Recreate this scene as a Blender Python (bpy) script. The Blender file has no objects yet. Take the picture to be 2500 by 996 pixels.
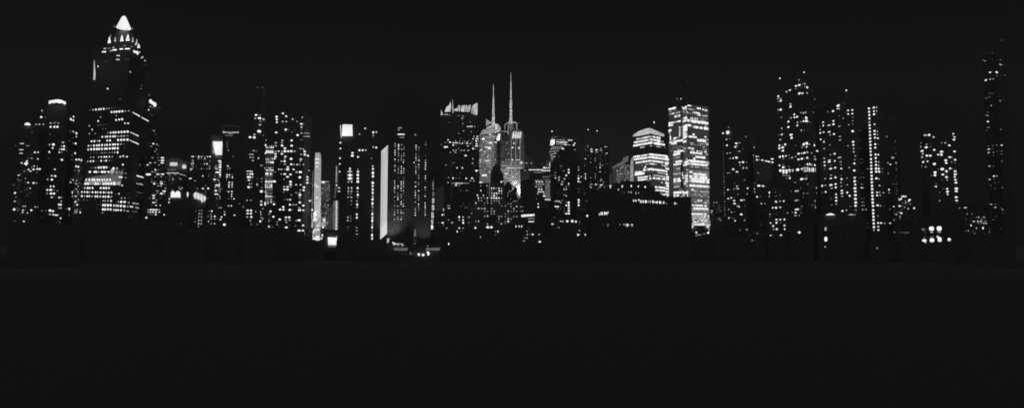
import bpy, math, random, re
from mathutils import Vector, Matrix

# ------------------------------------------------------------------ scene
scn = bpy.context.scene
COL = scn.collection
F, CX, CY, HZ = 1640.0, 1250.0, 498.0, 600.0          # focal length / centre / horizon row of the photograph
PITCH = math.atan((HZ - CY) / F)
CAM = Vector((0, 0, 22.0))
GROUND = 1.5

cam_d = bpy.data.cameras.new("camera")
cam = bpy.data.objects.new("camera", cam_d)
COL.objects.link(cam)
cam.location = CAM
cam.rotation_euler = (math.pi / 2 + PITCH, 0, 0)
cam_d.sensor_width = 36
cam_d.lens = 36 * F / 2500
cam_d.clip_start, cam_d.clip_end = 1.0, 30000
scn.camera = cam
RM = cam.rotation_euler.to_matrix()


def ray(u, v):
    return RM @ Vector(((u - CX), (CY - v), -F))


def at(u, v, D):
    d = ray(u, v)
    return CAM + d * (D / math.hypot(d.x, d.y))


def pxm(D):                                            # metres per photograph pixel at distance D (near the middle)
    return D / F


# ------------------------------------------------------------------ materials
def new_mat(name):
    m = bpy.data.materials.new(name)
    m.use_nodes = True
    nt = m.node_tree
    nt.nodes.clear()
    out = nt.nodes.new("ShaderNodeOutputMaterial")
    return m, nt, out


def node(nt, kind, **kw):
    n = nt.nodes.new(kind)
    for k, v in kw.items():
        n.inputs[k].default_value = v
    return n


WALL_GAIN = 0.95


def wall_mat(name, alb0, rough=0.7, bay=3.4, storey=3.7, pane=0.45):
    alb = alb0 * WALL_GAIN
    m, nt, out = new_mat(name)
    b = node(nt, "ShaderNodeBsdfPrincipled", Roughness=rough)
    b.inputs["Specular IOR Level"].default_value = 0.2
    tc = nt.nodes.new("ShaderNodeTexCoord")
    sep = nt.nodes.new("ShaderNodeSeparateXYZ")
    nt.links.new(tc.outputs["Object"], sep.inputs[0])
    add = nt.nodes.new("ShaderNodeMath"); add.operation = "ADD"
    nt.links.new(sep.outputs["X"], add.inputs[0]); nt.links.new(sep.outputs["Y"], add.inputs[1])
    com = nt.nodes.new("ShaderNodeCombineXYZ")
    nt.links.new(add.outputs[0], com.inputs["X"]); nt.links.new(sep.outputs["Z"], com.inputs["Y"])
    br = nt.nodes.new("ShaderNodeTexBrick")
    br.offset = 0.0
    br.inputs["Scale"].default_value = 1.0
    br.inputs["Brick Width"].default_value = bay
    br.inputs["Row Height"].default_value = storey
    br.inputs["Mortar Size"].default_value = 0.75
    br.inputs["Mortar Smooth"].default_value = 0.1
    br.inputs["Color1"].default_value = (alb * pane,) * 3 + (1,)
    br.inputs["Color2"].default_value = (alb * pane * 0.6,) * 3 + (1,)
    br.inputs["Mortar"].default_value = (alb,) * 3 + (1,)
    nt.links.new(com.outputs[0], br.inputs["Vector"])
    nz = node(nt, "ShaderNodeTexNoise", Scale=0.06, Detail=8.0, Roughness=0.7)
    nt.links.new(tc.outputs["Object"], nz.inputs["Vector"])
    mr = nt.nodes.new("ShaderNodeMapRange")
    mr.inputs["From Min"].default_value = 0.3; mr.inputs["From Max"].default_value = 0.7
    mr.inputs["To Min"].default_value = 0.85; mr.inputs["To Max"].default_value = 1.15
    nt.links.new(nz.outputs["Fac"], mr.inputs["Value"])
    mul = nt.nodes.new("ShaderNodeVectorMath"); mul.operation = "SCALE"
    nt.links.new(br.outputs["Color"], mul.inputs[0]); nt.links.new(mr.outputs[0], mul.inputs["Scale"])
    src = mul.outputs[0]
    nt.links.new(src, b.inputs["Base Color"])
    nt.links.new(b.outputs[0], out.inputs[0])
    return m


def plain_mat(name, alb, rough=0.7, metal=0.0):
    m, nt, out = new_mat(name)
    b = node(nt, "ShaderNodeBsdfPrincipled", Roughness=rough, Metallic=metal)
    tc = nt.nodes.new("ShaderNodeTexCoord")
    nz = node(nt, "ShaderNodeTexNoise", Scale=0.5, Detail=6.0)
    nt.links.new(tc.outputs["Object"], nz.inputs["Vector"])
    mr = nt.nodes.new("ShaderNodeMapRange")
    mr.inputs["To Min"].default_value = alb * 0.6; mr.inputs["To Max"].default_value = alb * 1.4
    nt.links.new(nz.outputs["Fac"], mr.inputs["Value"])
    nt.links.new(mr.outputs[0], b.inputs["Base Color"])
    nt.links.new(b.outputs[0], out.inputs[0])
    return m


def lit_mat(name, val, lo=0.75, hi=1.25, scale=0.35, aniso=(1, 1, 1)):
    """Uneven emission: lamp-lit rooms behind glass, and walls whose received light is emitted."""
    m, nt, out = new_mat(name)
    b = node(nt, "ShaderNodeBsdfPrincipled", Roughness=0.3)
    b.inputs["Base Color"].default_value = (0.03, 0.03, 0.03, 1)
    geo = nt.nodes.new("ShaderNodeNewGeometry")
    sc = nt.nodes.new("ShaderNodeVectorMath"); sc.operation = "MULTIPLY"
    sc.inputs[1].default_value = aniso
    nt.links.new(geo.outputs["Position"], sc.inputs[0])
    nz = node(nt, "ShaderNodeTexNoise", Scale=scale, Detail=3.0)
    nt.links.new(sc.outputs[0], nz.inputs["Vector"])
    mr = nt.nodes.new("ShaderNodeMapRange")
    mr.inputs["From Min"].default_value = 0.3; mr.inputs["From Max"].default_value = 0.7
    mr.inputs["To Min"].default_value = lo * val; mr.inputs["To Max"].default_value = hi * val
    nt.links.new(nz.outputs["Fac"], mr.inputs["Value"])
    b.inputs["Emission Color"].default_value = (1, 1, 1, 1)
    nt.links.new(mr.outputs[0], b.inputs["Emission Strength"])
    nt.links.new(b.outputs[0], out.inputs[0])
    try:
        m.cycles.emission_sampling = "FRONT"
    except Exception:
        pass
    return m


LIT = {
    "b": lit_mat("lit_window_bright", 1.35, 0.6, 1.2),
    "m": lit_mat("lit_window_medium", 0.52, 0.5, 1.5),
    "d": lit_mat("lit_window_dim", 0.17, 0.6, 1.4),
    "f": lit_mat("lit_window_faint", 0.040, 0.6, 1.4),
    "g": lit_mat("glow_wall", 0.34, 0.45, 1.5, 0.5, (0.2, 0.2, 2.0)),
    "h": lit_mat("glow_wall_low", 0.13, 0.4, 1.6, 0.6, (1, 1, 0.6)),
    "k": lit_mat("glow_wall_faint", 0.035, 0.3, 1.7, 0.6),
    "o": lit_mat("slab_glow", 0.36, 0.7, 1.3, 0.5, (0.15, 0.15, 1.2)),
    "t": lit_mat("lit_roof_storey", 0.62, 0.55, 1.35, 0.3, (0.5, 0.5, 1.5)),
    "j": lit_mat("haze_glow", 0.06, 0.35, 1.7, 0.5, (1, 1, 0.5)),
    "x": lit_mat("side_wall_glow", 0.013, 0.5, 1.5, 0.3),
    "v": lit_mat("glow_stripe", 0.85, 0.9, 1.1, 0.03),
    "w": lit_mat("lit_sign_white", 1.12, 0.88, 1.08, 0.12),
    "s": lit_mat("lit_lattice", 0.55, 0.35, 1.6, 0.45, (0.5, 0.5, 1)),
    "q": lit_mat("lit_screen_grey", 0.72, 0.25, 1.3, 0.12, (1.5, 1.5, 0.3)),
}
WALL = {
    "dark": wall_mat("dark_curtain_wall", 0.125, pane=0.75),
    "mid": wall_mat("grey_concrete_wall", 0.115, pane=0.75),
    "brick": wall_mat("brick_wall", 0.13, bay=2.6, storey=3.2, pane=0.75),
    "plain": wall_mat("smooth_concrete_wall", 0.125, pane=0.92),
    "stone": wall_mat("pale_limestone_wall", 0.42, bay=2.4, storey=3.4, pane=0.12),
    "pale": wall_mat("pale_panel_wall", 0.19, bay=3.0, storey=3.6, pane=0.7),
    "steel": wall_mat("steel_glass_wall", 0.16, rough=0.5, bay=2.2, storey=4.0, pane=0.6),
}
ROOF = plain_mat("roof_felt", 0.13)
STEEL = plain_mat("painted_steel", 0.16, 0.5)
PALE = plain_mat("pale_cladding", 0.6, 0.6)

# ------------------------------------------------------------------ tiles: origin and zoom of the study crops
T = dict(P=(0, 0, 1), R1=(0, 0, 3.112), R3=(340, 180, 4.526),
         A1=(0, 230, 5.86), A2=(0, 390, 5.86), A3=(190, 230, 5.86), A4=(190, 390, 5.86),
         A5=(400, 330, 7.664), A6=(400, 440, 7.664), A7=(590, 260, 5.86), A8=(590, 420, 5.535),
         B1=(730, 360, 3.985), B2=(820, 290, 5.858), B3=(920, 440, 4.98), B4=(1060, 230, 5.858),
         B5=(1060, 380, 4.742), B6=(1250, 300, 4.98), B7=(1250, 430, 5.86), B8=(1480, 280, 4.529),
         C1=(1750, 290, 6.224), C2=(1750, 440, 6.224), C3=(1890, 160, 5.241), C4=(1890, 340, 5.241),
         C5=(2080, 240, 5.533), C6=(2080, 410, 4.744), C7=(2230, 310, 5.859), C8=(2310, 90, 4.742),
         D1=(2230, 460, 6.223), D2=(2350, 300, 5.536), D3=(930, 580, 13.89), D4=(1460, 420, 7.1125),
         E3=(1520, 180, 4.529), E4=(1520, 380, 3.831), E6=(1740, 380, 3.831))
TOK = re.compile(r"^(\d+)(?:-(\d+)\*(\d+))?(?:,(\d+)(?:,(\d+))?)?([a-z]?)$")


def parse(tile, data, w=20, h=18, column=False):
    ox, oy, s = T[tile]
    res = []
    for row in data.replace("\n", " ").split(";"):
        row = row.strip()
        if not row:
            continue
        head, body = row.split(":")
        y0, y1 = (head.split(">") + [None])[:2]
        y0 = float(y0); y1 = float(y1) if y1 else y0
        items = []
        for tok in body.split():
            g = TOK.match(tok)
            if not g:
                raise ValueError("bad token %r in row %r" % (tok, row))
            a, b2, n, tw, th, lv = g.groups()
            tw = float(tw) if tw else w; th = float(th) if th else h; lv = lv or "b"
            if n:
                n = int(n)
                for i in range(n):
                    items.append((float(a) + (float(b2) - float(a)) * i / max(1, n - 1), tw, th, lv))
            else:
                items.append((float(a), tw, th, lv))
        if not items:
            continue
        lo = min(i[0] for i in items); hi = max(i[0] for i in items)
        for x, tw, th, lv in items:
            if column:                                 # head is x, items are y
                px, py = y0 + (y1 - y0) * ((x - lo) / (hi - lo) if hi > lo else 0), x
            else:
                px, py = x, y0 + (y1 - y0) * ((x - lo) / (hi - lo) if hi > lo else 0)
            res.append((ox + px / s, oy + py / s, tw / s, th / s, lv))
    return res


# ------------------------------------------------------------------ mesh helpers
def mesh_obj(name, verts, faces, mat, parent=None, origin=None, smooth=False):
    base = parent.location if parent else Vector((0, 0, 0))
    org = Vector(origin) if origin is not None else Vector(base)
    me = bpy.data.meshes.new(name)
    me.from_pydata([tuple(Vector(v) - org) for v in verts], [], faces)
    me.materials.append(mat)
    if smooth:
        for p in me.polygons:
            p.use_smooth = True
    me.update()
    o = bpy.data.objects.new(name, me)
    COL.objects.link(o)
    if parent:
        o.parent = parent
        o.location = org - parent_world(parent)
    else:
        o.location = org
    return o


def parent_world(p):
    loc = Vector(p.location)
    while p.parent:
        p = p.parent
        loc += p.location
    return loc


def prism(pts, z0, z1):
    n = len(pts)
    vs = [(p[0], p[1], z0) for p in pts] + [(p[0], p[1], z1) for p in pts]
    fs = [tuple(range(n))[::-1], tuple(range(n, 2 * n))]
    for i in range(n):
        j = (i + 1) % n
        fs.append((i, j, n + j, n + i))
    return vs, fs


def pane_geo(c, ax, nrm, w, h, proud):
    """Shallow glazed panel with clipped corners, standing a little proud of its wall."""
    k = min(0.34 * min(w, h), 1.0)
    up = Vector((0, 0, 1))
    o2 = [(-w / 2 + k, -h / 2), (w / 2 - k, -h / 2), (w / 2, -h / 2 + k), (w / 2, h / 2 - k),
          (w / 2 - k, h / 2), (-w / 2 + k, h / 2), (-w / 2, h / 2 - k), (-w / 2, -h / 2 + k)]
    vs = [c + ax * a + up * b + nrm * proud for a, b in o2] + [c + ax * a + up * b - nrm * 0.3 for a, b in o2]
    fs = [tuple(range(8)), tuple(range(8, 16))[::-1]]
    for i in range(8):
        j = (i + 1) % 8
        fs.append((j, i, 8 + i, 8 + j))
    return vs, fs


class Building:
    def __init__(s, name, label, cat="building", wall="dark", group=None):
        s.name, s.label, s.cat, s.group, s.wall = name, label, cat, group, wall
        if len(label.split()) > 16: raise ValueError("label too long: " + label)
        s.tiers = []; s.wins = []; s.root = None; s.miss = 0; s.wscale = 0.84; s.dimmer = {}; s.sprinkle = 0.3

    def tier(s, pts, vtop, vbot=None, depth=35, wall=None, part="wall", roof=True, vref=None):
        P = [at(u, vref or vtop, D) for u, D in pts]
        D0 = sum(D for _, D in pts) / len(pts)
        kmin = min(range(len(pts)), key=lambda i: pts[i][1])
        z1 = at(pts[kmin][0], vtop, pts[kmin][1]).z
        z0 = GROUND if vbot is None else at(pts[kmin][0], vbot, pts[kmin][1]).z
        c = sum(((p.x, p.y) for p in P), ())
        mx = sum(p.x for p in P) / len(P); my = sum(p.y for p in P) / len(P)
        a = Vector((mx, my, 0)).normalized()
        back = [P[-1] + a * depth, P[0] + a * depth]
        poly = [(p.x, p.y) for p in P] + [(p.x, p.y) for p in back]
        if s.root is None:
            s.root = bpy.data.objects.new(s.name, None)
            s.root.empty_display_size = 5
            COL.objects.link(s.root)
            s.root.location = (mx + a.x * depth / 2, my + a.y * depth / 2, GROUND)
            s.root["label"] = s.label; s.root["category"] = s.cat
            if s.group: s.root["group"] = s.group
        vs, fs = prism(poly, z0, z1)
        mesh_obj(part, vs, fs, WALL[wall or s.wall], s.root)
        if roof:
            cx = sum(p[0] for p in poly) / len(poly); cy = sum(p[1] for p in poly) / len(poly)
            ins = [(cx + (x - cx) * 0.96, cy + (y - cy) * 0.96) for x, y in poly]
            vs, fs = prism(ins, z1 + 0.003, z1 + 0.8)
            mesh_obj("roof", vs, fs, ROOF, s.root)
        s.tiers.append((P, z0, z1))
        return s

    def hit(s, u, v):
        d = ray(u, v)
        best = None
        for P, z0, z1 in s.tiers:
            for a, b in zip(P, P[1:]):
                ex, ey = b.x - a.x, b.y - a.y
                det = d.x * (-ey) + d.y * ex
                if abs(det) < 1e-9:
                    continue
                ax_, ay_ = a.x - CAM.x, a.y - CAM.y
                t = (ax_ * (-ey) + ay_ * ex) / det
                q = (d.x * ay_ - d.y * ax_) / det
                L = math.hypot(ex, ey)
                tol = 2.0 / L
                if t <= 0 or not (-tol <= q <= 1 + tol):
                    continue
                p = CAM + d * t
                if not (z0 - 3 <= p.z <= z1 + 3):
                    continue
                if best is None or t < best[0]:
                    ax = Vector((ex / L, ey / L, 0))
                    n = Vector((-ax.y, ax.x, 0))
                    if n.dot(p - CAM) > 0:
                        n = -n
                    best = (t, p, ax, n, a)
        return best

    def fallback(s, u, v):
        P = s.tiers[0][0]
        D = sum(math.hypot(p.x, p.y) for p in P) / len(P)
        p = at(u, v, D)
        a = Vector((p.x, p.y, 0)).normalized()
        return (1, p, Vector((a.y, -a.x, 0)), -a, p)

    def win(s, *lists):
        for l in lists:
            s.wins += l
        return s

    def wins_from(s, tile, data, w=20, h=18, column=False):
        s.wins += parse(tile, data, w, h, column)
        return s

    def poly(s, name, tile, pts, lv, D, thick=1.5, parent=None, mat=None):
        """Flat panel of real thickness standing at distance D, squarely facing the river."""
        ox, oy, sc = T[tile]
        P = [(ox + x / sc, oy + y / sc) for x, y in pts]
        c = at(sum(p[0] for p in P) / len(P), sum(p[1] for p in P) / len(P), D)
        n = Vector((c.x, c.y, 0)).normalized()
        vs = []
        for u, v in P:
            d = ray(u, v)
            vs.append(CAM + d * ((c - CAM).dot(n) / d.dot(n)))
        k = len(vs)
        vs = vs + [p + n * thick for p in vs]
        fs = [tuple(range(k)), tuple(range(k, 2 * k))[::-1]] + [((i + 1) % k, i, k + i, k + (i + 1) % k) for i in range(k)]
        return mesh_obj(name, vs, fs, mat or LIT[lv], parent or s.root, origin=c)

    def panel(s, name, tile, pts, lv, proud=0.1, mat=None, thick=0.25):
        """Emissive sheet on the wall behind the panes; facade glow is put into it."""
        ox, oy, sc = T[tile]
        P = [(ox + x / sc, oy + y / sc) for x, y in pts]
        cu, cv = sum(p[0] for p in P) / len(P), sum(p[1] for p in P) / len(P)
        _, c, ax, n, _a = s.hit(cu, cv) or s.fallback(cu, cv)
        vs = []
        for u, v in P:
            d = ray(u, v)
            vs.append(CAM + d * ((c - CAM).dot(n) / d.dot(n)) + n * proud)
        k = len(vs)
        vs = vs + [p - n * (thick + proud) for p in vs]
        fs = [tuple(range(k)), tuple(range(k, 2 * k))[::-1]] + [((i + 1) % k, i, k + i, k + (i + 1) % k) for i in range(k)]
        return mesh_obj(name, vs, fs, mat or LIT[lv], s.root, origin=c)

    def lathe(s, name, u, prof, D, mat, seg=16, parent=None, smooth=True):
        """prof: (radius in photo px, row v) from bottom to top."""
        vmid = prof[0][1]
        c = at(u, vmid, D)
        n = Vector((c.x, c.y, 0)).normalized()
        c = c + n * (max(r for r, _ in prof) * pxm(D))
        co2 = 1 / (1 + ((u - CX) / F) ** 2)
        vs = []; fs = []
        for r, v in prof:
            z = at(u, v, D).z
            for i in range(seg):
                t = 2 * math.pi * i / seg
                rr = max(r * D / F * co2, 0.02)
                vs.append((c.x + rr * math.cos(t), c.y + rr * math.sin(t), z))
        for j in range(len(prof) - 1):
            for i in range(seg):
                i2 = (i + 1) % seg
                fs.append((j * seg + i, j * seg + i2, (j + 1) * seg + i2, (j + 1) * seg + i))
        fs.append(tuple(range(seg))[::-1])
        fs.append(tuple(range((len(prof) - 1) * seg, len(prof) * seg)))
        return mesh_obj(name, vs, fs, mat, parent or s.root, origin=(c.x, c.y, vs[0][2]), smooth=smooth)

    def ball(s, name, u, v, r, D, mat, parent=None, sy=1.0):
        prof = [(r * math.sin(math.pi * i / 8) + 0.01, v + r * sy * math.cos(math.pi * i / 8)) for i in range(9)]
        return s.lathe(name, u, prof, D, mat, 12, parent)

    def beacon(s, u, v, vbase, D, lv="b", r=1.3):
        m = s.lathe("mast", u, [(0.7, vbase), (0.45, v + r)], D, STEEL, 6, smooth=False)
        s.ball("beacon", u, v, r, D, LIT[lv], parent=m)
        return m

    def bar(s, name, p, q, D, wpx, mat, D2=None):
        """Square steel member between two photo points."""
        a, b = at(p[0], p[1], D), at(q[0], q[1], D2 or D)
        ax = (b - a).normalized()
        side = ax.cross(Vector((a.x, a.y, 0)).normalized())
        if side.length < 1e-3: side = Vector((1, 0, 0))
        side.normalize(); oth = ax.cross(side)
        r = wpx * D / F / 2
        vs = [e + side * r * i + oth * r * j for e in (a, b) for i, j in ((-1, -1), (1, -1), (1, 1), (-1, 1))]
        fs = [(0, 1, 2, 3), (7, 6, 5, 4), (0, 4, 5, 1), (1, 5, 6, 2), (2, 6, 7, 3), (3, 7, 4, 0)]
        return mesh_obj(name, vs, fs, mat, s.root, origin=a)

    def band(s, tile, x0, x1, xr, yr, th, lv="b", seg=(5, 13), fill=0.92, seed=None, var=True):
        """A storey of lit offices: its height is fixed at (xr, yr), its windows follow the faces of the building."""
        ox, oy, sc = T[tile]
        u0, u1, ur, vr, th = ox + x0 / sc, ox + x1 / sc, ox + xr / sc, oy + yr / sc, th / sc
        h = s.hit(ur, vr) or s.fallback(ur, vr)
        z = h[1].z
        rnd = random.Random(seed if seed is not None else int(x0 * 7 + yr * 31 + x1))
        u = u0
        while u < u1 - 0.8:
            L = min(rnd.uniform(*seg) / 2.2, u1 - u)
            um = u + L / 2
            v = vr
            for _ in range(4):
                hh = s.hit(um, v) or s.fallback(um, v)
                Dh = math.hypot(hh[1].x, hh[1].y)
                v += (hh[1].z - z) / (Dh / F)
            if rnd.random() < fill:
                l2 = lv
                if var:
                    q = rnd.random()
                    if lv == "b" and q < 0.12: l2 = "m"
                    elif lv == "m" and q < 0.3: l2 = "b" if q < 0.1 else "d"
                    elif lv == "d" and q < 0.3: l2 = "m" if q < 0.12 else "f"
                s.wins.append((um, v, L - 0.25, th * rnd.uniform(0.8, 1.05), l2))
            u += L
        return s

    def grid(s, tile, x0, x1, y0, y1, nx, ny, probs, w, h, seed=1):
        rnd = random.Random(seed)
        ox, oy, sc = T[tile]
        for j in range(ny):
            for i in range(nx):
                r = rnd.random(); acc = 0
                for lv, p in probs:
                    acc += p
                    if r < acc:
                        x = x0 + (x1 - x0) * i / max(1, nx - 1); y = y0 + (y1 - y0) * j / max(1, ny - 1)
                        s.wins.append((ox + x / sc, oy + y / sc, w / sc * rnd.uniform(.8, 1.1), h / sc * rnd.uniform(.8, 1.1), lv))
                        break
        return s

    def finish(s):
        if 25 < len(s.wins) < 260 and s.sprinkle:          # barely lit rooms on the same storeys and bays
            rnd = random.Random(len(s.wins))
            base = list(s.wins)
            for _ in range(int(len(base) * s.sprinkle * 2)):
                a, c2 = rnd.choice(base), rnd.choice(base)
                u, v = a[0], c2[1]
                if abs(v - a[1]) > 60 or abs(u - c2[0]) > 40: continue
                if any(abs(u - q[0]) < (q[2] + 3) / 2 and abs(v - q[1]) < (q[3] + 2.5) / 2 for q in s.wins): continue
                if s.hit(u, v) is None: continue
                s.wins.append((u, v, rnd.uniform(1.6, 3), rnd.uniform(1.6, 2.6), "f" if rnd.random() < .75 else "d"))
        s.wins = [(u, v, w, h, s.dimmer.get(lv, lv) if (int(u * 7 + v * 13) % 10) < 7 else lv) for u, v, w, h, lv in s.wins]
        ws = sorted(s.wins, key=lambda q: -q[2] * q[3])
        rest = {}
        for k, (u, v, w, h, lv) in enumerate(ws):
            hh = s.hit(u, v)
            if hh is None:
                s.miss += 1
                hh = s.fallback(u, v)
            t, p, ax, n, a = hh
            D = math.hypot(p.x, p.y)
            # true size on the wall
            def onplane(uu):
                d = ray(uu, v)
                return CAM + d * ((p - CAM).dot(n) / d.dot(n))
            W = (onplane(u + w / 2) - onplane(u - w / 2)).length
            W = min(W, w * D / F * 4)
            H = h * D / F / math.hypot(1, (u - CX) / F) * s.wscale
            W *= s.wscale
            c = p
            proud = 0.22 + 0.035 * (k % 11)
            vs, fs = pane_geo(c, ax, n, W, H, proud)
            if k < 100:
                mesh_obj("window", vs, fs, LIT[lv], s.root, origin=c)
            else:
                V, Fc = rest.setdefault(lv, ([], []))
                o = len(V); V += vs; Fc += [tuple(i + o for i in f) for f in fs]
        if rest:
            vs, fs, mi, mats = [], [], [], []
            for lv, (V, Fc) in rest.items():
                o = len(vs); vs += V; fs += [tuple(i + o for i in f) for f in Fc]
                mi += [len(mats)] * len(Fc); mats.append(LIT[lv])
            ob = mesh_obj("smaller_windows", vs, fs, mats[0], s.root)
            for m in mats[1:]:
                ob.data.materials.append(m)
            ob.data.polygons.foreach_set("material_index", mi)
            ob["kind"] = "stuff"
        if s.miss:
            print("MISS", s.label, s.miss, "of", len(ws))


ALL = []


def B(name, label, wall="dark", cat="building", group=None):
    b = Building(name, label, cat, wall, group)
    ALL.append(b)
    return b
# ------------------------------------------------------------------ far left towers
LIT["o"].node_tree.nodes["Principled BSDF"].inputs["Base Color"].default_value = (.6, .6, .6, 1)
b = B("apartment_tower", "wide dark tower at the far left end with a small lit cupola on its roof", "brick")
b.tier([(30, 1010), (98, 1000)], 346, depth=40).tier([(40, 1018), (96, 1010)], 308, 345, 26)
b.lathe("cupola", 67.3, [(7.6, 304.5), (7.2, 302.5), (5.6, 300.2), (3, 298.8), (.2, 298.2)], 1009, LIT["w"])
b.wins_from("A1", """707: 315,62,9; 740: 225,26,9d 397,55,10m; 796: 307,66,9; 847: 300,58,9; 833: 500,32,22 545,18,22; 870: 445,20,7d;
917: 400,30,8d 452,34,11m; 928: 541,26,20; 975: 310,26,9m 385,36,12; 990: 312,24,7m 380,50,14; 480: 407,18,12d; 545: 458,14,12d""")
b.wins_from("A2", """18: 385,34,12; 45: 310,26,10m 372,20,30; 58: 308,24,8m 373,70,24; 75: 375,26,16; 92: 489,28,22m 535,14,24d; 108: 456,20,10m;
134: 537,32,26 570,30,26; 140: 409,26,12 482,36,24; 153: 362,22,8d; 165: 436,40,10; 168: 345,20,9m; 184: 531,16,18d; 222: 270,32,14;
205: 300,14,20d; 270: 366,24,10m; 285: 257,16,26d; 297: 295,40,6d; 323: 362,22,8d; 329: 403,26,13; 334: 480,34,28 522,20,24m;
361: 197,30,14d; 408: 395,14,10d 433,20,14; 436: 396,14,10d; 455: 305,16,10d; 475: 215,34,30; 489: 395,14,8d; 518: 390,14,10d;
535: 230,26,14d; 595: 213,36,16m; 620: 266,30,30f; 665: 331,20,12 361,20,12; 676: 503,14,20m 536,28,20d; 710: 203,38,36;
722: 449,30,28 255,26,16d 330,30,14; 728: 600,28,20d; 752: 325,26,12; 762: 393,24,12; 770: 303,22,10d; 824: 597,30,12f; 875: 210,20,12d;
881: 343,28,20; 560: 275,24,20f; 590: 262,20,20f; 640: 280,24,20f; 690: 240,50,30f; 700: 285,30,20f; 540: 205,20,14f""")

b = B("residential_tower", "dark residential tower with a bright curved lit crown, just left of the pointed skyscraper", "brick")
b.tier([(96, 1040), (164, 1025), (196, 1075)], 300, depth=30)
b.tier([(114, 1048), (163, 1036), (176, 1060)], 259, 300, 24, part="upper_wall")
b.poly("lit_crown", "A1", [(695, 135), (700, 95), (830, 76), (880, 86), (943, 115), (943, 140), (915, 146), (898, 122), (850, 130),
                           (800, 112), (780, 130), (742, 118), (728, 135)], "w", 1034, 3)
_bw = parse("A1", """238: 600,18,26m; 330: 590,38,30 650,12,14d; 434: 517,30,20m 566,22,24m 622,26,22m; 418: 725,24,28m 775,20,20m 836,12,28m;
405: 797,10,20m; 470: 723,26,30 780,34,32 823,32,34; 480: 868,14,20f; 573: 718,20,14d; 722: 765,42,34 710,20,22m; 772: 754,26,28 709,12,16f;
828: 706,28,30; 915: 700,14,14d; 692: 903,42,22m; 745: 882,16,20m 917,32,30; 765: 957,10,12d; 790: 852,20,18m 886,28,28 916,26,32;
815: 957,10,14d; 833: 849,14,26 882,18,26d; 940: 886,38,26; 325: 1052,20,30; 322: 1010,14,14f; 361: 1011,24,30; 376: 1048,22,30;
530: 1001,14,12d; 537: 1044,20,26m; 561: 1091,26,28; 610: 1091,18,22m; 628: 1034,16,18f; 670: 993,12,16d; 707: 1080,20,28;
847: 1073,18,26; 830: 1027,10,14f; 877: 1028,18,14d; 936: 1092,28,28 1131,24,26; 945: 1165,22,34""")
_bw += parse("A2", """96: 1091,26,28; 103: 1121,28,28; 138: 786,24,18; 152: 1075,16,12d; 158: 1131,14,28m; 230: 743,34,24m; 234: 792,30,32;
281: 682,20,26m; 286: 743,36,26; 290: 1054,30,28; 280: 1015,16,10d; 322: 1007,22,24m; 382: 725,22,22 769,16,26;
432: 679,30,28 727,46,34 775,18,22d; 445: 822,12,20m; 482: 674,20,20m; 484: 730,42,26 773,36,28; 538: 740,24,20 773,16,18d;
541: 848,28,24 877,16,22m; 594: 877,18,24m 845,12,10f; 642: 845,26,30 872,24,30; 691: 845,26,20m 872,22,24m; 470: 1046,42,36;
522: 1043,26,30 1083,24,18; 603: 1081,26,28; 643: 1104,28,30; 662: 1037,14,14d; 703: 988,26,28 945,10,18d; 727: 716,46,34; 734: 757,36,26;
728: 658,18,18d; 781: 718,36,20m; 783: 762,26,24; 792: 810,62,18; 753: 1149,14,30; 745: 1075,20,22m 1097,20,24m;
715: 1075,18,22d 1103,20,22m; 835: 867,24,26; 892: 817,12,12d 858,20,12d; 300: 1095,16,18m; 345: 1092,26,26m 1125,14,10d;
382: 1117,14,18m; 420: 1092,18,26m 1130,12,20d; 458: 1115,18,26m; 572: 1125,24,18m; 500: 1120,14,14d; 720: 1140,10,10d; 200: 1120,20,30f;
60: 1150,30,40f; 120: 1165,20,50f""")
_c = [q for q in _bw if q[0] > 181 and q[1] > 385]
b.win([q for q in _bw if q not in _c])
b = B("narrow_office_tower", "narrow tower of faint windows wedged against the left side of the pointed skyscraper", "pale")
b.tier([(181, 1015), (199, 1012)], 386, depth=24).win(_c)
b.grid("A2", 1065, 1160, 40, 770, 5, 34, [("f", .35), ("d", .12)], 14, 12, 5)

# ------------------------------------------------------------------ pointed skyscraper
b = B("pointed_skyscraper", "tall tapering skyscraper with a glowing white pointed tip and rows of round lit windows", "mid", "skyscraper")
b.tier([(193, 1012), (318, 1000), (370, 1110)], 262, depth=30, vref=500)
b.tier([(227, 1030), (314, 1022), (357, 1080)], 132, 262, 24, part="shaft_wall")
b.lathe("crown", 302, [(55, 134), (54, 127), (47, 112), (42, 104), (37, 92), (28, 74), (21, 63)], 1034, ROOF, 12, smooth=False)
b.lathe("lit_tip", 302, [(19, 64), (14.3, 54), (9.8, 45), (6.4, 38), (4.4, 34.8), (.3, 33)], 1040, LIT["w"], 12)
for (x, y, w, h, lv) in [(830, 305, 24, 44, "b"), (875, 300, 16, 30, "m"), (925, 292, 26, 42, "b"), (970, 288, 28, 44, "b"),
                         (1008, 302, 16, 34, "m"), (1038, 318, 14, 40, "m"), (1053, 350, 20, 26, "b"), (962, 224, 12, 14, "m"),
                         (870, 200, 10, 12, "d"), (1002, 215, 12, 18, "d"), (1030, 335, 14, 14, "m"), (840, 270, 10, 20, "d")]:
    b.poly("uplight_flare", "R1", [(x - w / 2, y + h / 2), (x + w / 2, y + h * .45), (x + w * .4, y + h * .1), (x + w * .2, y - h / 2),
                                   (x - w * .05, y - h / 2), (x - w * .35, y + h * .1)], lv, 990, 3)  # emissive teardrops in the shape of uplight flares on the roof
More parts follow.
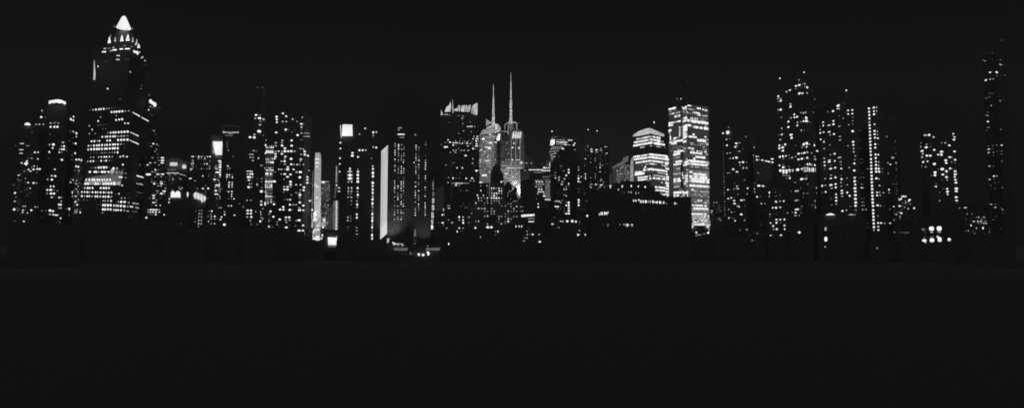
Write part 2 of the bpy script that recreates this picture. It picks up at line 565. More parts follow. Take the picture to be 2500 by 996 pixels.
for y, toks in [(370, "797,20,8m"), (367, "829,20,8d"), (362, "862,16,8m"), (348, "948,26,6d"), (355, "1000,22,6d"), (395, "790,32,11b"),
                (386, "845,24,9m"), (380, "872,32,10b"), (373, "922,28,9b"), (372, "968,40,9b"), (390, "1018,12,14b"), (397, "1035,30,14b"),
                (398, "1058,14,10m"), (410, "1046,14,10b"), (437, "1080,18,14m"), (461, "1102,12,8m")]:
    x, w, h = toks[:-1].split(","); x, w, h = float(x), float(w) * .92, float(h) * .8
    b.poly("crown_window", "R1", [(x - w / 2, y + h * .6), (x + w / 2, y + h * .4), (x + w / 2, y - h * .6), (x - w / 2, y - h * .4)], toks[-1], 988, 2)
b.poly("lit_corner_fin", "R1", [(708, 605), (724, 605), (727, 560), (722, 515), (718, 462), (714, 462), (712, 520), (712, 560)], "g", 1012, 4,
       mat=LIT["q"])
b.wins_from("R1", """425: 890,10,10 905,10,10; 455: 889,12,10 904,10,10; 453: 955,8,6d 977,8,6d; 468: 805,8,8d; 507: 745,9,14; 549: 989,14,10m;
653: 1078,6,8d; 676: 818,12,14 1069,8,8d; 757: 912,8,10d; 505: 1085,5,10f; 495: 1106,6,12f; 465: 1070,10,10f""")
b.wins_from("A3", """230>195: 175,12,16d 217,16,26m 259,28,32 303,22,34 330,20,32 370,26,34 413,14,26m 445,12,22m 486,14,18d 529,12,14d 558,12,14f 600,14,12f;
259>241: 482,26,32 521,30,32 554,34,32 596,34,34 638,36,34 682,22,20m 730,24,18m; 262>316: 785-880*9,11,15; 338>384: 917-1002*8,11,15;
310: 552,16,18m; 330: 326,14,22m; 388: 292,24,26; 372>360: 548,26,30 592,28,28 633,34,32; 418: 674,26,18; 420: 720,34,16; 284: 258,10,14f;
455: 166,18,26m; 508: 206,18,28; 567: 165,12,22m 247,12,20m; 450>437: 251,8,10f 290,12,14d 320,12,14d 363,12,12d 403,12,12d 477,12,10f;
498: 359,14,18d 400,16,18d 545,14,12f; 555>538: 430,10,18m 469,28,32 512,32,34 543,30,34 584,32,34 626,34,34 669,36,34 713,42,36;
548>598: 757-860*10,10,14; 614>598: 311,12,18f 351,24,26 396,22,26 422,26,28 464,26,30 507,26,28 536,30,28 580,26,24m 621,28,26m 662,32,20m 714,30,14m;
678>652: 159,8,18f 197,24,30 238,26,34 281,16,26m 310,18,28 423,28,30 463,26,30 540,10,14d 578,32,36 621,34,36 662,36,34 711,42,34;
662>714: 748-862*11,10,15; 740>712: 154,18,28 192,20,26m 233,24,30 273,24,32 305,26,34 347,28,34 390,26,30 419,28,32 461,28,32 503,28,34 533,28,32 574,30,34 618,18,24m 661,14,18d 710,18,14f;
792>774: 149,26,32 190,30,36 233,32,38 272,32,38 303,32,38 343,28,34 386,28,32 414,32,36 457,32,32 499,32,36 531,32,36 571,32,36; 777: 662,10,10d;
845>833: 190,12,12d 230,14,12d 275,18,16d 310,10,10f 343,16,20m 383,18,18m 414,12,14m 454,14,20m 495,20,18m 528,18,22m 570,26,32;
905>893: 184,16,22m 227,14,22m 297,18,26m 337,20,26 380,24,26 409,24,28 451,20,24 492,20,22m 567,14,12f; 897: 608,26,20; 887: 650,26,26; 895: 702,30,20;
962>950: 141,18,26m 182,20,30 222,24,30 266,12,12d 293,12,10d 335,20,30 377,18,16m 405,26,28 451,14,18m 490,10,14d; 600>645: 760-860*9,8,8f""", 24, 30)
b.wins_from("A4", """117>108: 184,14,18d 220,16,14d 256,16,28m 298,26,34 330,28,38 374,34,44 409,30,34 445,12,20d; 125: 512,36,40 560,28,36m;
175: 174,40,36 240,32,36 265,36,34 300,20,26m 350,56,36 386,46,34 440,36,30 490,60,34m; 185: 557,20,20m 600,26,16m 640,20,22m;
232: 120-460*12,10,30f; 215: 130-470*10,14,8f; 288: 120,26,34 165,26,38 208,32,42 238,28,42 280,36,40 312,28,40 350,30,40 382,32,38 422,30,40 463,28,38;
345: 110,40,36 145,38,36 178,30,36m 215,20,30m 255,40,38 290,30,34 325,30,30m 370,34,36 405,44,38 440,40,38 475,30,34; 320: 110-480*14,26,16m;
250: 615,60,22; 245: 600,30,16; 368: 635,22,24; 195: 686,24,10m; 258: 686,24,12m; 70: 646,30,24; 135: 650,10,24d; 150: 495,50,50m;
200: 590,60,24f 530,40,40f; 160: 600,60,30f;
405: 98,22,32m 142,28,34 170,24,34 212,28,32 328,26,32 372,30,34 405,30,38 445,28,30;
462>470: 58,26,30 97,26,28 138,32,32 167,20,30m 210,22,30 253,26,32 283,26,26 325,26,32 370,26,30 400,20,28m 442,26,32 481,24,32;
520>530: 57,24,32 95,22,24m 135,24,28 165,26,30 206,16,22m 252,26,34 281,26,34 323,24,28 367,28,32 398,26,32 440,30,36 481,20,24m;
575: 88,14,24d 133,18,14d 165,12,10f 247,14,10d; 588: 364,20,18m 392,20,22m 431,20,26m 475,24,32;
650: 360,28,36 391,34,42 433,34,38 472,30,36; 655>672: 517,14,32 545,16,30 563,16,30 583,16,30 618,32,38 665,40,36 710,18,24m 735,16,24m 758,16,26 777,12,24;
682>692: 825-865*4,8,22m; 710: 360,28,34 390,32,36 430,30,36 470,30,36; 718>722: 517,14,32 545,14,30 563,14,28 582,16,26 617,26,32 665,28,26m;
735: 715,40,16m; 742: 790,28,12d 830,40,10d; 758: 356,22,16m; 603: 581,18,30m 622,36,36 670,34,32; 612>632: 712,16,22d 733,16,22m 785-865*8,7,18m;
548: 626,24,24m 672,20,22m 715,10,16f 738,12,22f; 487: 555,20,8d 590,18,20; 492: 720,40,8f; 368: 745,18,12f; 230>265: 845-975*11,10,18;
255: 750,28,12f; 265>298: 780-870*6,10,8f; 340>380: 840-1000*11,10,14m; 345: 905,20,18m; 55: 848,14,12f; 75: 890,20,12d;
465>480: 845-930*7,10,7d; 425: 948,34,20; 445: 990,24,12m; 480: 960,12,20d; 517: 847,24,12f; 540: 905,20,8f 958,14,12f; 605: 970,12,16d;
657: 972,28,24m; 640: 270-320*3,20,24f; 700: 280,40,12f""", 24, 30)
b.panel("storey_glow_panel", "A4", [(96, 362), (490, 360), (606, 366), (640, 230), (645, 150), (470, 150), (460, 200), (118, 262)], "h")  # grey glow around the windows put into an emissive sheet
b.band("A4", 490, 612, 540, 340, 62, "m", (6, 12), 1, 3); b.band("A4", 490, 600, 540, 290, 40, "d", (6, 12), 1, 4)  # glow at the right drawn as wide emissive panes

b = B("office_tower", "dark office tower with two blinding floodlights on its roof, right beside the pointed skyscraper", "dark")
b.tier([(352, 1100), (394, 1085)], 262, depth=35)
for (x, y) in [(1040, 100), (1100, 145)]:
    lamp = b.ball("floodlight", 190 + x / 5.86, 230 + y / 5.86, 4.0 if x < 1050 else 4.4, 1082, LIT["w"], sy=1.25)
b.ball("floodlight", 190 + 1070 / 5.86, 230 + 122 / 5.86, 4.2, 1082, LIT["w"])
b.wins_from("A3", """635: 1157,12,16f; 665: 1110,14,14f; 680: 1142,14,12f; 710: 1080,34,20; 720: 1130,24,16m; 742: 1020,28,10m 1163,12,18d; 747: 1050,26,12m;
757: 975,26,14d; 788: 1128,18,20m; 820: 1105,24,10m; 858: 1142,16,14d; 180: 1040,24,10m; 196: 1073,22,8d; 227: 1014,22,24;
288>302: 1040,20,7d 1065,22,7d; 15: 1022,16,14m; 407: 932,12,12f; 485: 1000,20,14m; 497>525: 1040,20,8d 1065,18,8d 1090,20,14m; 580: 1112,12,14d""")

b = B("office_block", "dark office block crowded with short horizontal lit windows, in front of the floodlit roof tower", "mid")
b.tier([(352, 1040), (404, 1030)], 381, depth=35)
b.wins_from("A3", "911: 1068,30,12m 1210,52,22 1150,30,8d; 925: 965,16,14f")
b.wins_from("A4", """12: 1212,54,22 1160,28,8m; 45: 1038,32,12 1108,38,10m 1208,52,22; 75: 1000,34,12 1163,24,9m; 118: 1050,30,8f 1115,14,8f;
145: 1110,28,16 1155,30,8d; 175: 1065,26,12m 1110,26,10m; 211: 1010,86,28; 208: 1148,50,20 1210,60,20; 243: 1108,16,14m 1140,18,8d 1195,26,14m;
275: 1055,20,10d; 315: 1060,20,12m 1102,20,10m 1195,44,16m 1238,12,16d; 343: 1095,38,26 1197,48,22 1145,20,8d; 358: 1253,16,10d;
375: 1150,34,10m 1190,30,12m; 408: 1070,24,8f 1255,30,10m; 446: 1140,42,12m; 450: 1245,80,20; 485: 1198,50,20 1240,12,14m; 478: 1085,20,8d 1132,20,10m;
513: 1085,44,22 1050,20,8d 1200,30,8f; 548: 1085,38,18 1030,40,7d; 577: 1125,20,14m 1050,60,6f; 612: 1085,46,14 1122,18,14m; 617: 1205,14,20f;
653: 1120,26,18 1180,20,14 1060,30,7d; 715: 1040-1130*5,26,20 1165,28,12m 1010,30,10m; 748: 1005,28,14m 1040,26,16 1078,32,18 1118,26,24 1166,24,20;
784: 1115,34,20 1060,40,8d 1020,40,8d; 788: 1236,24,16; 828: 980,28,34; 812: 785,24,16m""")

b = B("rooftop_building", "mid-height building with a lit parapet line below two blinding rooftop lamps", "pale")
b.tier([(402, 1075), (435, 1070), (466, 1105)], 421, depth=30)
b.tier([(408, 1085), (430, 1082)], 413, 421, 14, part="penthouse_wall")
for (x, y, rx, ry) in [(185, 542, 9.3, 4.3), (380, 588, 4.8, 4.4)]:
    u, v = 400 + x / 7.664, 330 + y / 7.664
    m = b.lathe("lamp_mast", u, [(1, 421), (.7, v)], 1080, STEEL, 6)
    cx, cy = x, y
    pts = [(cx + rx * 7.66 * max(-1, min(1, 1.25 * math.cos(a))), cy + ry * 7.66 * max(-1, min(1, 1.2 * math.sin(a)))) for a in [i * math.pi / 8 for i in range(16)]][::-1]
    b.poly("lamp_panel", "A5", pts, "w", 1075, 2)
b.wins_from("A5", """710: 65-260*14,15,14; 716>756: 270-395*9,16,10m; 648: 70-210*10,16,10m; 640: 215,12,14d; 680: 150-180*2,12,14d 275,12,14d;
738: 95,34,14m 215,44,12m; 760: 320,10,12d; 775: 115,14,12m; 803: 170,26,14m; 833: 172,28,16m; 812: 283,14,14m; 825: 313,26,14m;
797: 35,24,12d; 780: 410,12,10d; 860: 200,80,8f; 900: 150,40,40f""")
b.wins_from("A6", """127: 283,18,14m; 143: 335,36,14m; 160: 295,30,12m; 172: 322,26,14m; 175: 165,30,20d; 80: 28,24,10d; 30: 10,20,20m;
150: 32,40,12m; 205: 38,66,26; 208: 92,20,16m""")

b = B("hall", "low dark hall with a bright twin-arched window on its front", "dark")
b.tier([(404, 985), (462, 985)], 466, depth=30)
b.poly("twin_arched_window", "A6", [(128, 322), (130, 250), (142, 212), (165, 199), (190, 206), (215, 240), (240, 206), (265, 199), (292, 208),
                                    (308, 250), (312, 322)], "w", 983.5, 1.2)
b.poly("sill", "A6", [(125, 362), (125, 330), (315, 330), (315, 362)], "f", 983.3, 1.2)
b.wins_from("A6", "350: 103,24,34; 413: 97,28,36; 645: 8,26,26; 825: 318,12,18d; 270: 445,34,60; 310: 443,18,34m; 235: 447,40,20; 345: 340,14,10d")

b = B("office_building", "dark office building with a bright top storey left of the big white lit screen", "dark")
b.tier([(459, 1060), (520, 1055)], 379, depth=35).tier([(463, 1070), (472, 1068)], 362, 379, 12, part="stair_wall")
b.wins_from("A5", """404: 540,60,18 615,12,14d 655,36,22 710,28,14 765,20,14m 818,22,22 873,60,24; 440: 650,34,14m 697,18,14m 765,22,20;
472: 540,40,12m; 505: 545,34,14m; 537: 520,34,12 553,24,22; 570: 530,30,14m; 602: 545,20,14m; 634: 515,48,14; 662: 503,24,16m; 812: 495,64,22;
855: 583,36,14m; 460: 797,14,14d 860,16,12d; 490: 765,14,14d 800,12,12d 863,18,20m; 487: 912,20,16m; 540: 697,14,12d 760,24,22m 808,34,28 850,18,10d;
585: 600,12,14d 790,12,10f 858,24,20m; 628: 703,22,18m 740,16,18d 805,22,16m 852,40,12m; 722: 852,14,20d; 765: 730,22,26; 770: 838,24,28d""")
b.wins_from("A6", """155: 730,42,28 832,46,30 877,18,34m 605,14,12d 630,14,22m; 207: 622,20,12m 783,14,30d 885,48,26; 235: 790,16,18m; 105: 782,14,18m;
340: 825,24,16d 870,16,20d; 12: 583,36,12m""")

b = B("street_canopy_building", "low building with a slanted glowing canopy above a dim ladder of lit stair landings", "dark")
b.tier([(466, 1030), (504, 1020)], 470, depth=25)
for i in range(12):
    x = 558 + i * 19.5
    top = [255, 232, 222, 228, 235, 248, 250, 262, 262, 285, 290, 300][i]; bot = [300, 335, 345, 352, 352, 362, 368, 380, 415, 405, 400, 372][i]
    b.poly("canopy_bay", "A6", [(x - 8, bot), (x + 8.5, bot), (x + 8.5, top + 4), (x - 8, top)], "w" if i % 3 else "m", 1018 - i * .05, 2)
b.wins_from("A6", """565: 665,30,10m 710,28,12m; 625: 665,24,24m 707,26,24m; 688: 655,26,14m 707,30,22m; 752: 655,34,22m 703,30,22m; 815: 653,36,30m 703,30,26m;
495: 665,24,10f 715,24,8f; 870: 648,14,20m; 720: 656,6,280d 700,6,280d; 580: 600,8,30d; 715: 590,14,20d; 778: 588,14,24m; 390: 650,20,10d; 405: 680,16,12d""")

b = B("low_apartment_block", "low dark block with small scattered windows and one bright round lamp at its lower corner", "brick")
b.tier([(500, 985), (556, 985)], 512, depth=25)
b.wins_from("A6", """578: 840,28,14d 897,38,32; 632: 883,24,18m; 675: 830,16,24m 888,32,20m 953,34,30; 722: 884,24,26m 952,26,26m 1007,16,18d; 735: 1060,34,26;
688: 1080,32,28; 770: 837,26,30m; 812: 885,34,12m 950,26,20; 595: 1138,34,26m; 645: 1136,32,18; 515: 1030-1075*3,22,14m; 830: 1133,58,52;
637: 1010,14,12f""")

b = B("screen_tower", "slim tower carrying a blank white lit screen above a column of lit windows", "pale")
b.tier([(516, 1042), (544, 1040)], 330, depth=30)
b.poly("lit_screen", "A5", [(966, 367), (1088, 367), (1096, 121), (916, 121), (926, 210)], "w", 1036, 3)
b.poly("screen_frame", "A5", [(908, 110), (916, 110), (916, 0), (908, 0)], "f", 1037, 2)
b.wins_from("A5", """485: 1045,72,28; 520: 1055,50,22; 562: 1052,56,36; 605: 1050,58,34; 655: 1052,50,28; 697: 1015,120,26; 742: 1050,46,30; 783: 1048,34,24m;
830: 950,60,26; 828: 1003,22,22m; 855: 1030,20,30m; 905: 1042,30,26m; 938: 1010,100,26; 970: 1030,50,18m 960,16,20m; 630: 990,60,30m;
580: 980,60,40d; 610: 960,40,30d; 215: 912,14,20m; 280: 920,20,30m; 320: 925,36,30m; 345: 935,40,30d; 430: 1040,60,40f; 395: 985,50,40d;
870: 960,60,50f; 740: 960,60,40f; 780: 960,60,40f; 190: 1115,16,24d; 300: 1110,14,16d; 370: 1110,20,10d""")
b.wins_from("A6", """95: 1005,100,24; 130: 965,30,20m; 167: 1052,16,30m; 163: 1090,12,40d; 195: 970,52,34 1020,20,24m; 213: 1050,16,28m;
262: 985,90,22; 300: 1048,22,24m; 320: 990,40,30f; 342: 990,24,26d 1045,14,26m; 235: 980,60,40f; 470: 990,16,14d""")

b = B("slab_tower", "dark slab tower with a thin lit roof line, just right of the white screen", "dark")
b.tier([(545, 1060), (598, 1058)], 309, depth=30)
b.wins_from("R3", """650: 925-1095*14,13,17m; 648: 935,30,20; 685: 990,100,10d; 578: 1010,180,5f; 610: 925,5,60f 1105,5,60f; 662: 1010,60,8m""")
b.wins_from("A5", """110: 1187,10,12d; 150: 1185,12,14m; 187: 1184,12,14m; 223: 1183,12,14m; 285: 1205,30,18m; 315: 1300,8,10f; 400: 1296,14,14m; 578: 1196,36,22;
620: 1233,16,24m; 632: 1200,12,20m; 705: 1175,10,12d; 745: 1185,40,24 1228,26,26; 748: 1285,12,18m; 785: 1180,42,20 1226,16,18m; 790: 1282,24,32;
832: 1175,12,14m; 885: 1223,28,30 1278,22,22; 925: 1195,14,24d 1278,24,30; 935: 1223,26,30; 970: 1218,20,26 1275,22,22; 888: 1360,10,8f; 895: 1440,10,10f""")
b.wins_from("A6", """213: 1185,20,16m 1215,28,26 1273,24,30; 260: 1270,22,30; 258: 1215,14,20f; 303: 1268,22,28; 347: 1210,28,16d 1268,14,18m 1312,24,24;
325: 1167,16,10f; 478: 1208,22,28 1264,26,28; 440: 1415,36,14d; 500: 1485,24,20m; 653: 1322,38,24""")

b = B("stepped_tower", "dark stepped tower with faint lights on its high roof, left of the glowing banded column", "dark")
b.tier([(598, 1050), (649, 1045)], 322, depth=30).tier([(618, 1055), (648, 1050)], 272, 322, 25, part="upper_wall")
b.tier([(625, 1060), (645, 1056)], 214, 272, 18, part="top_wall")
b.wins_from("R3", "155: 1303,18,8d 1333,14,8f 1362,12,12d; 200: 1378,5,60f; 290: 1373,5,30f; 370: 1380,5,40f")
b.wins_from("A7", """125: 208,42,26 265,30,24d; 170: 256,56,32; 173: 196,28,18m; 186: 315,34,36m; 215: 268,24,20m 357,12,18f; 264: 262,42,22m; 357: 250,62,40;
402: 185,36,20m 260,10,16d; 415: 310,22,26d; 442: 120,44,28; 445: 180,46,38; 97: 360,16,14f; 634: 173,40,18m; 640: 218,14,26d;
687: 130,60,12m 158,18,16; 730: 125,30,14m 162,26,14m; 740: 240,30,34m; 775: 162,30,22m; 772: 118,20,8f; 845: 292,40,26d 275,14,24m;
927: 113,102,9; 968: 82,14,20 122,22,26 152,30,34""")
b.wins_from("A8", """28: 77,14,18 107,18,24m 142,28,30; 70: 100,66,32 145,22,22m; 110: 95,34,20 140,16,12d; 160: 107,18,18m 135,14,16m; 204: 95,42,30 133,16,22m;
95: 212,10,20d; 170: 210,20,34m; 382: 74,30,16m 126,20,18m; 432: 95,12,10f 125,12,10f; 520: 82,40,24 127,34,28; 560: 82,40,20 126,32,26;
607: 75,30,20m 131,30,28; 655: 118,16,18m; 703: 131,16,28d; 535: 190,14,20m; 706: 212,30,12d; 472: 20,16,14m; 90: 272,20,34d; 130: 272,20,28d;
210: 272,24,20d; 262: 267,44,36; 398: 264,34,34m; 443: 265,32,28; 495: 296,22,32; 540: 256,16,26m; 573: 260,18,24m; 615: 264,18,24m;
632: 291,20,34; 666: 252,28,32; 100: 35,10,12f; 135: 30,10,12f""")

b = B("glowing_tower", "narrow tower banded with bright glowing floors between two dark window-dotted towers", "pale")
b.tier([(646, 1015), (668, 1013)], 350, depth=25)
for y, h, lv in [(588, 22, "b"), (652, 52, "b"), (800, 28, "b"), (912, 24, "b"), (625, 24, "d"), (700, 34, "k"), (740, 34, "h"), (770, 30, "h"),
                 (835, 40, "k"), (875, 30, "h"), (940, 30, "h"), (985, 30, "h")]:
    b.band("A7", 345, 460, 400, y, h, lv, (7, 14), 1, int(y), lv == "b")
for y, h, lv in [(128, 30, "b"), (180, 32, "b"), (207, 18, "b"), (55, 36, "h"), (95, 34, "h"), (152, 20, "m"), (240, 44, "h"), (290, 44, "h"),
                 (330, 20, "b"), (362, 40, "h"), (395, 30, "h")]:
    b.band("A8", 314, 416, 365, y, h, lv, (7, 14), 1, int(y), lv == "b")
b.wins_from("A7", """483: 350,12,20m; 555: 343,24,34; 672: 340,20,20; 570: 400-450*3,10,30m; 760: 365,50,50m; 750: 440,20,30m; 885: 405,50,26m;
885: 330,18,16m; 965: 362,50,32 415,28,30""")
b.wins_from("A8", """22: 340,50,28 393,26,26; 128: 440,50,30; 270: 325,28,30m; 300: 335,24,40m; 335: 430,40,8d; 370: 395,24,34m; 430: 318,22,60;
420: 355,30,30m; 405: 400,20,40m; 532: 390,30,28; 565: 373,14,22m; 632: 370,8,20d; 640: 400,30,10f; 660: 370,10,20m; 736: 369,20,26; 740: 415,28,8d""")

b = B("apartment_highrise", "broad dark tower speckled with dozens of square lit windows, left of the glowing white slab", "brick", "high-rise")
b.tier([(667, 1062), (743, 1050), (762, 1090)], 274, depth=30)
b.wins_from("A7", """150: 500,38,32; 190: 503,32,28; 228: 503,30,26; 102: 590,34,26; 143: 638,34,26; 218: 587,32,20m 638,34,18m; 183: 730,34,26m; 157: 870,22,22m;
104: 682,16,14f; 110: 735,16,8f; 115: 556,10,8f; 217: 795,18,18m; 252: 855,44,24; 295: 856,34,24m; 308: 860,18,14m; 338: 853,28,14d; 383: 857,34,16m;
333: 631,38,32; 338: 675,16,14d; 335: 764,14,14d; 375: 494,40,22 638,16,10d; 371: 722,28,12d; 412: 801,40,30; 385: 900-960*4,16,12m;
430: 890-962*5,16,12m; 350: 933,12,12d; 305: 925,10,10f; 220: 933,12,10f; 182: 935,10,10f; 480: 855,34,10d; 488: 583,34,22m 715,36,26;
522: 489,36,18m 543,14,8f 576,30,18m; 562: 578,42,26 715,38,28; 565: 489,32,20m; 600: 620,42,28; 603: 722,10,10d; 605: 845,34,20m; 597: 803,14,10d;
642: 488,28,14m 530,26,20 577,26,16m 620,46,34 667,38,28 710,44,34 755,26,28m; 647: 901,38,32; 615: 885,18,18m; 680: 485,36,22 576,40,22;
690: 903,42,26; 685: 850,24,20m; 705: 947,30,24; 717: 487,34,28 626,34,24; 745: 472,20,30; 748: 615,30,18m 490,14,20d; 750: 706,46,34; 757: 848,44,30m;
785: 572,36,18m 615,40,28; 783: 840,14,20m; 828: 617,38,16m 710,40,28; 832: 750,22,14m 795,28,18 832,18,22m 885,20,22m; 868: 661,34,22;
900: 532,18,20 568,36,18m 615,30,14d 659,50,34; 902: 743,32,26; 937: 482,26,16d; 940: 785,40,28m 840,54,34; 968: 570,28,12m 617,40,24;
973: 699,44,28; 918: 960,20,14m; 97: 910,16,10f; 750: 530,12,14f; 828: 550,12,20d""")
b.wins_from("A8", """66: 620,40,22; 72: 787,40,32; 100: 572,14,12m 664,18,8d; 133: 661,40,28; 136: 605,14,10d; 170: 661,38,26;
173: 737,34,20m 797,26,22m; 200: 574,34,18m 622,28,26 660,32,12m; 236: 577,38,22 618,42,28; 208: 842,38,26; 245: 795,30,14m 837,34,26;
238: 495,14,10f; 275: 568,14,10m; 280: 738,28,16m 787,30,14m; 310: 787,42,26; 345: 785,34,18m; 308: 671,14,18m; 373: 580,14,12d 617,28,16m 654,34,18;
411: 786,42,26; 442: 653,32,28 697,24,16m 737,30,14m; 453: 834,38,24; 473: 564,32,30; 483: 779,34,18m; 398: 440,22,12d; 436: 437,34,26;
507: 519,36,24; 509: 563,34,24; 510: 651,38,30 686,14,14m; 516: 783,50,26 833,36,18; 605: 430,36,26; 612: 600,38,18 643,38,24; 640: 515,36,28;
648: 598,30,20m 651,30,20m; 680: 606,28,16m; 676: 481,14,20m; 710: 480,16,18m; 652: 778,44,28; 655: 738,26,14m; 740: 510,40,8f 555,30,7f;
748: 604,40,22; 727: 727,30,14d; 720: 830,34,24; 790: 775,48,24 827,30,24; 795: 702,20,10f; 722: 645,12,10d; 855: 800,16,16d; 68: 887,28,20;
105: 886,28,22; 146: 885,28,22; 103: 922,20,8d; 148: 928,30,10d; 390: 918,24,18; 272: 905,20,16d; 378: 940,10,30m""")

b = B("dim_side_building", "dim grey building with faint floor lines between the speckled tower and the glowing white slab", "pale")
b.tier([(742, 1045), (764, 1043)], 560, depth=20, wall="pale")
b.wins_from("A8", "820: 850,8,90d; 855: 900,60,14k; 800: 925,36,50k; 885: 850,22,20")

b = B("floodlit_slab", "tall thin glowing white slab tower rising from the brightest patch of street light", "pale", "tower")
b.tier([(763, 1090), (769, 1088)], 410, depth=20, wall="dark", part="side_wall")
b.tier([(769, 1080), (784, 1080)], 374, depth=25)
b.panel("slab_glow_sheet", "B1", [(150, 905), (206, 905), (213, 300), (216, 110), (206, 52), (160, 52), (154, 120), (147, 480)], "o")
b.wins_from("B1", """640: 165,16,70; 600: 185,30,30m; 560: 180,34,12m; 520: 176,40,10m; 800: 170,66,22; 835: 175,66,26m;  115: 177,46,12; 150: 178,46,11; 188: 178,44,7; 365: 162,28,12; 382: 175,50,8; 487: 172,26,14; 675: 150,24,110; 860: 125,40,40;
880: 180,50,56; 740: 130,20,110m; 890: 145,36,40; 760: 185,30,30; 855: 228,24,28; 885: 218,20,20; 895: 108,36,24m; 905: 85,30,10m; 700: 170,14,40; 820: 140,30,40;
235: 137,9,9m; 256: 136,9,10m; 280: 136,9,9m; 302: 135,8,9m; 325: 136,9,10m; 348: 134,9,9m; 372: 134,9,10; 395: 133,9,10m; 418: 133,9,9m; 442: 132,9,10m;
465: 131,9,9m; 490: 131,9,10m; 515: 130,9,10m; 540: 129,9,10; 565: 129,9,9m; 590: 128,9,10m; 608: 130,20,20; 660: 125,10,80m""")  # some panes near the base added to whiten it like street glare

b = B("speckled_office_tower", "distant grey tower thickly speckled with tiny windows, right of the glowing white slab", "pale")
b.tier([(783, 1180), (805, 1180)], 442, depth=25)
b.wins_from("B1", "338: 235,42,22; 333: 275,44,7m; 700: 246,22,26; 720: 246,18,20m")
b.grid("B1", 216, 296, 358, 470, 9, 11, [("m", .42), ("d", .3), ("b", .08)], 6.5, 6.5, 11)
b.grid("B1", 212, 298, 482, 790, 9, 28, [("m", .22), ("d", .3), ("f", .2), ("b", .05)], 6, 9, 12)

b = B("dim_lit_tower", "faint grey-lit tower with one vertical string of bright round lights near its base", "pale")
b.tier([(804, 1140), (831, 1120)], 488, depth=25)
b.tier([(820, 1135), (830, 1128)], 400, 488, 18, part="upper_wall")
b.wins_from("B1", """265: 363,7,200m; 265: 374,4,190d; 368: 366,16,12; 440: 352,5,130d; 400: 369,5,60d""")
b.wins_from("B1", "366>363: 525 545 566 586 607 628 649 669 690 710 731 752 772 793 813", 16, 14, True)
b.wins_from("B1", "320: 562d 590d 622d 650d 672d 700d 730d 760f", 6, 12, True)
b.panel("wall_glow_panel", "B1", [(330, 800), (402, 800), (402, 520), (334, 520)], "h")  # light from below on this wall put into emissive panels
b.panel("wall_glow_panel", "B1", [(286, 800), (326, 800), (330, 560), (296, 600)], "k")

b = B("billboard", "small glowing white box billboard on a dark rooftop below the string of round lights", "steel")
b.tier([(789, 960), (826, 960)], 563, depth=12, wall="dark", part="roof_wall")
b.poly("lit_panel", "B1", [(284, 948), (364, 948), (368, 876), (280, 872)], "w", 956, 2, mat=LIT["w"])
b.poly("base", "B1", [(286, 966), (362, 966), (362, 951), (286, 951)], "d", 956, 2)
b.wins_from("B1", "866: 368,12,12m; 885: 218,18,18")
# ------------------------------------------------------------------ centre
b = B("dark_tower", "broad dark tower with a bright square rooftop sign and long vertical strings of round lights", "dark", "tower")
b.tier([(829, 1010), (863, 1005)], 336, depth=30).tier([(863, 1005), (931, 1000)], 299, depth=34)
b.poly("rooftop_sign", "B2", [(84, 248), (240, 246), (234, 86), (98, 84), (92, 150)], "w", 1003, 2, mat=LIT["w"])
b.poly("sign_edge", "B2", [(66, 270), (86, 272), (76, 96), (60, 92)], "m", 1004, 2)
b.poly("sign_shadow_bay", "B2", [(116, 118), (134, 118), (126, 92)], "m", 1000.8, .5)
b.poly("sign_shadow_bay", "B2", [(150, 122), (168, 122), (160, 92)], "m", 1000.8, .5)
b.poly("sign_shadow_bay", "B2", [(192, 118), (212, 118), (203, 92)], "m", 1000.8, .5)
b.wins_from("B2", """140: 420,24,24; 147: 461,10,10d; 197: 535,32,34; 193: 580,26,32m; 222: 338,24,20m; 243: 532,26,22m; 272: 270,40,12f;
408: 534,28,22m; 412: 577,28,32; 452: 337,32,28 383,34,26; 451: 428,34,20m; 490: 238,40,26; 530: 236,48,30; 549: 317,36,24; 495: 373,8,14f;
525: 385,12,14f; 528: 420,30,6f; 505: 477,12,12d; 500: 522,12,8f; 567: 510,26,26d; 345: 66,26,24; 427: 64,26,20; 477: 66,18,10f; 565: 59,26,22;
647: 57,26,18; 758: 55,26,16; 988: 50,22,14; 678: 529,20,20; 718: 531,32,32; 775: 530,38,44; 824: 531,36,38; 870: 530,14,10d; 917: 528,38,40;
963: 527,30,30; 722: 314,20,16m; 758: 316,36,28; 806: 314,40,38; 855: 314,38,38; 900: 312,44,40; 988: 312,32,24; 712: 203,26,26; 757: 202,80,20m;
757: 202,40,28; 805: 203,96,26m; 806: 203,46,40; 853: 203,96,34m; 853: 203,50,40; 900: 181,26,34m 226,28,34m; 985: 180,24,14m 225,24,14m; 740: 203,14,26""")
b.wins_from("B1", """393: 391,16,14; 428: 391,20,12; 395: 482,14,24m 511,14,24m; 427: 480,18,20m 511,18,20m; 452: 478,16,12d 510,16,12d;
485: 478,20,14m 510,18,14m; 520: 480,12,12f 510,14,12m; 547: 480,16,8f 510,14,8f; 397: 570,20,22; 430: 570,16,18m; 462: 572,24,24; 488: 571,14,12m;
522: 564,16,16m; 556: 566,20,24; 583: 566,18,16m; 650: 562,20,20; 683: 563,22,24; 780: 562,16,14m; 809: 561,16,10m; 843: 563,24,7m; 875: 560,8,8d;
680: 475,16,16m; 710: 475,16,16m; 668: 500,8,20d; 690: 505,10,16d; 715: 502,14,14d; 775: 475,12,16d; 805: 470,18,6f; 345: 717,26,30; 376: 717,20,22;
410: 717,20,26; 443: 717,20,26; 475: 717,20,22m; 505: 716,22,30; 545: 715,20,30; 578: 716,14,22m; 612: 715,10,16m; 647: 714,18,32; 684: 714,18,28;
714: 713,18,30; 748: 713,16,24m; 777: 711,20,24; 811: 712,12,8m; 852: 711,18,30; 885: 711,16,28; 460: 497,10,60f""")
b.beacon(911.3, 305.4, 322, 1003, "d", 1.0)

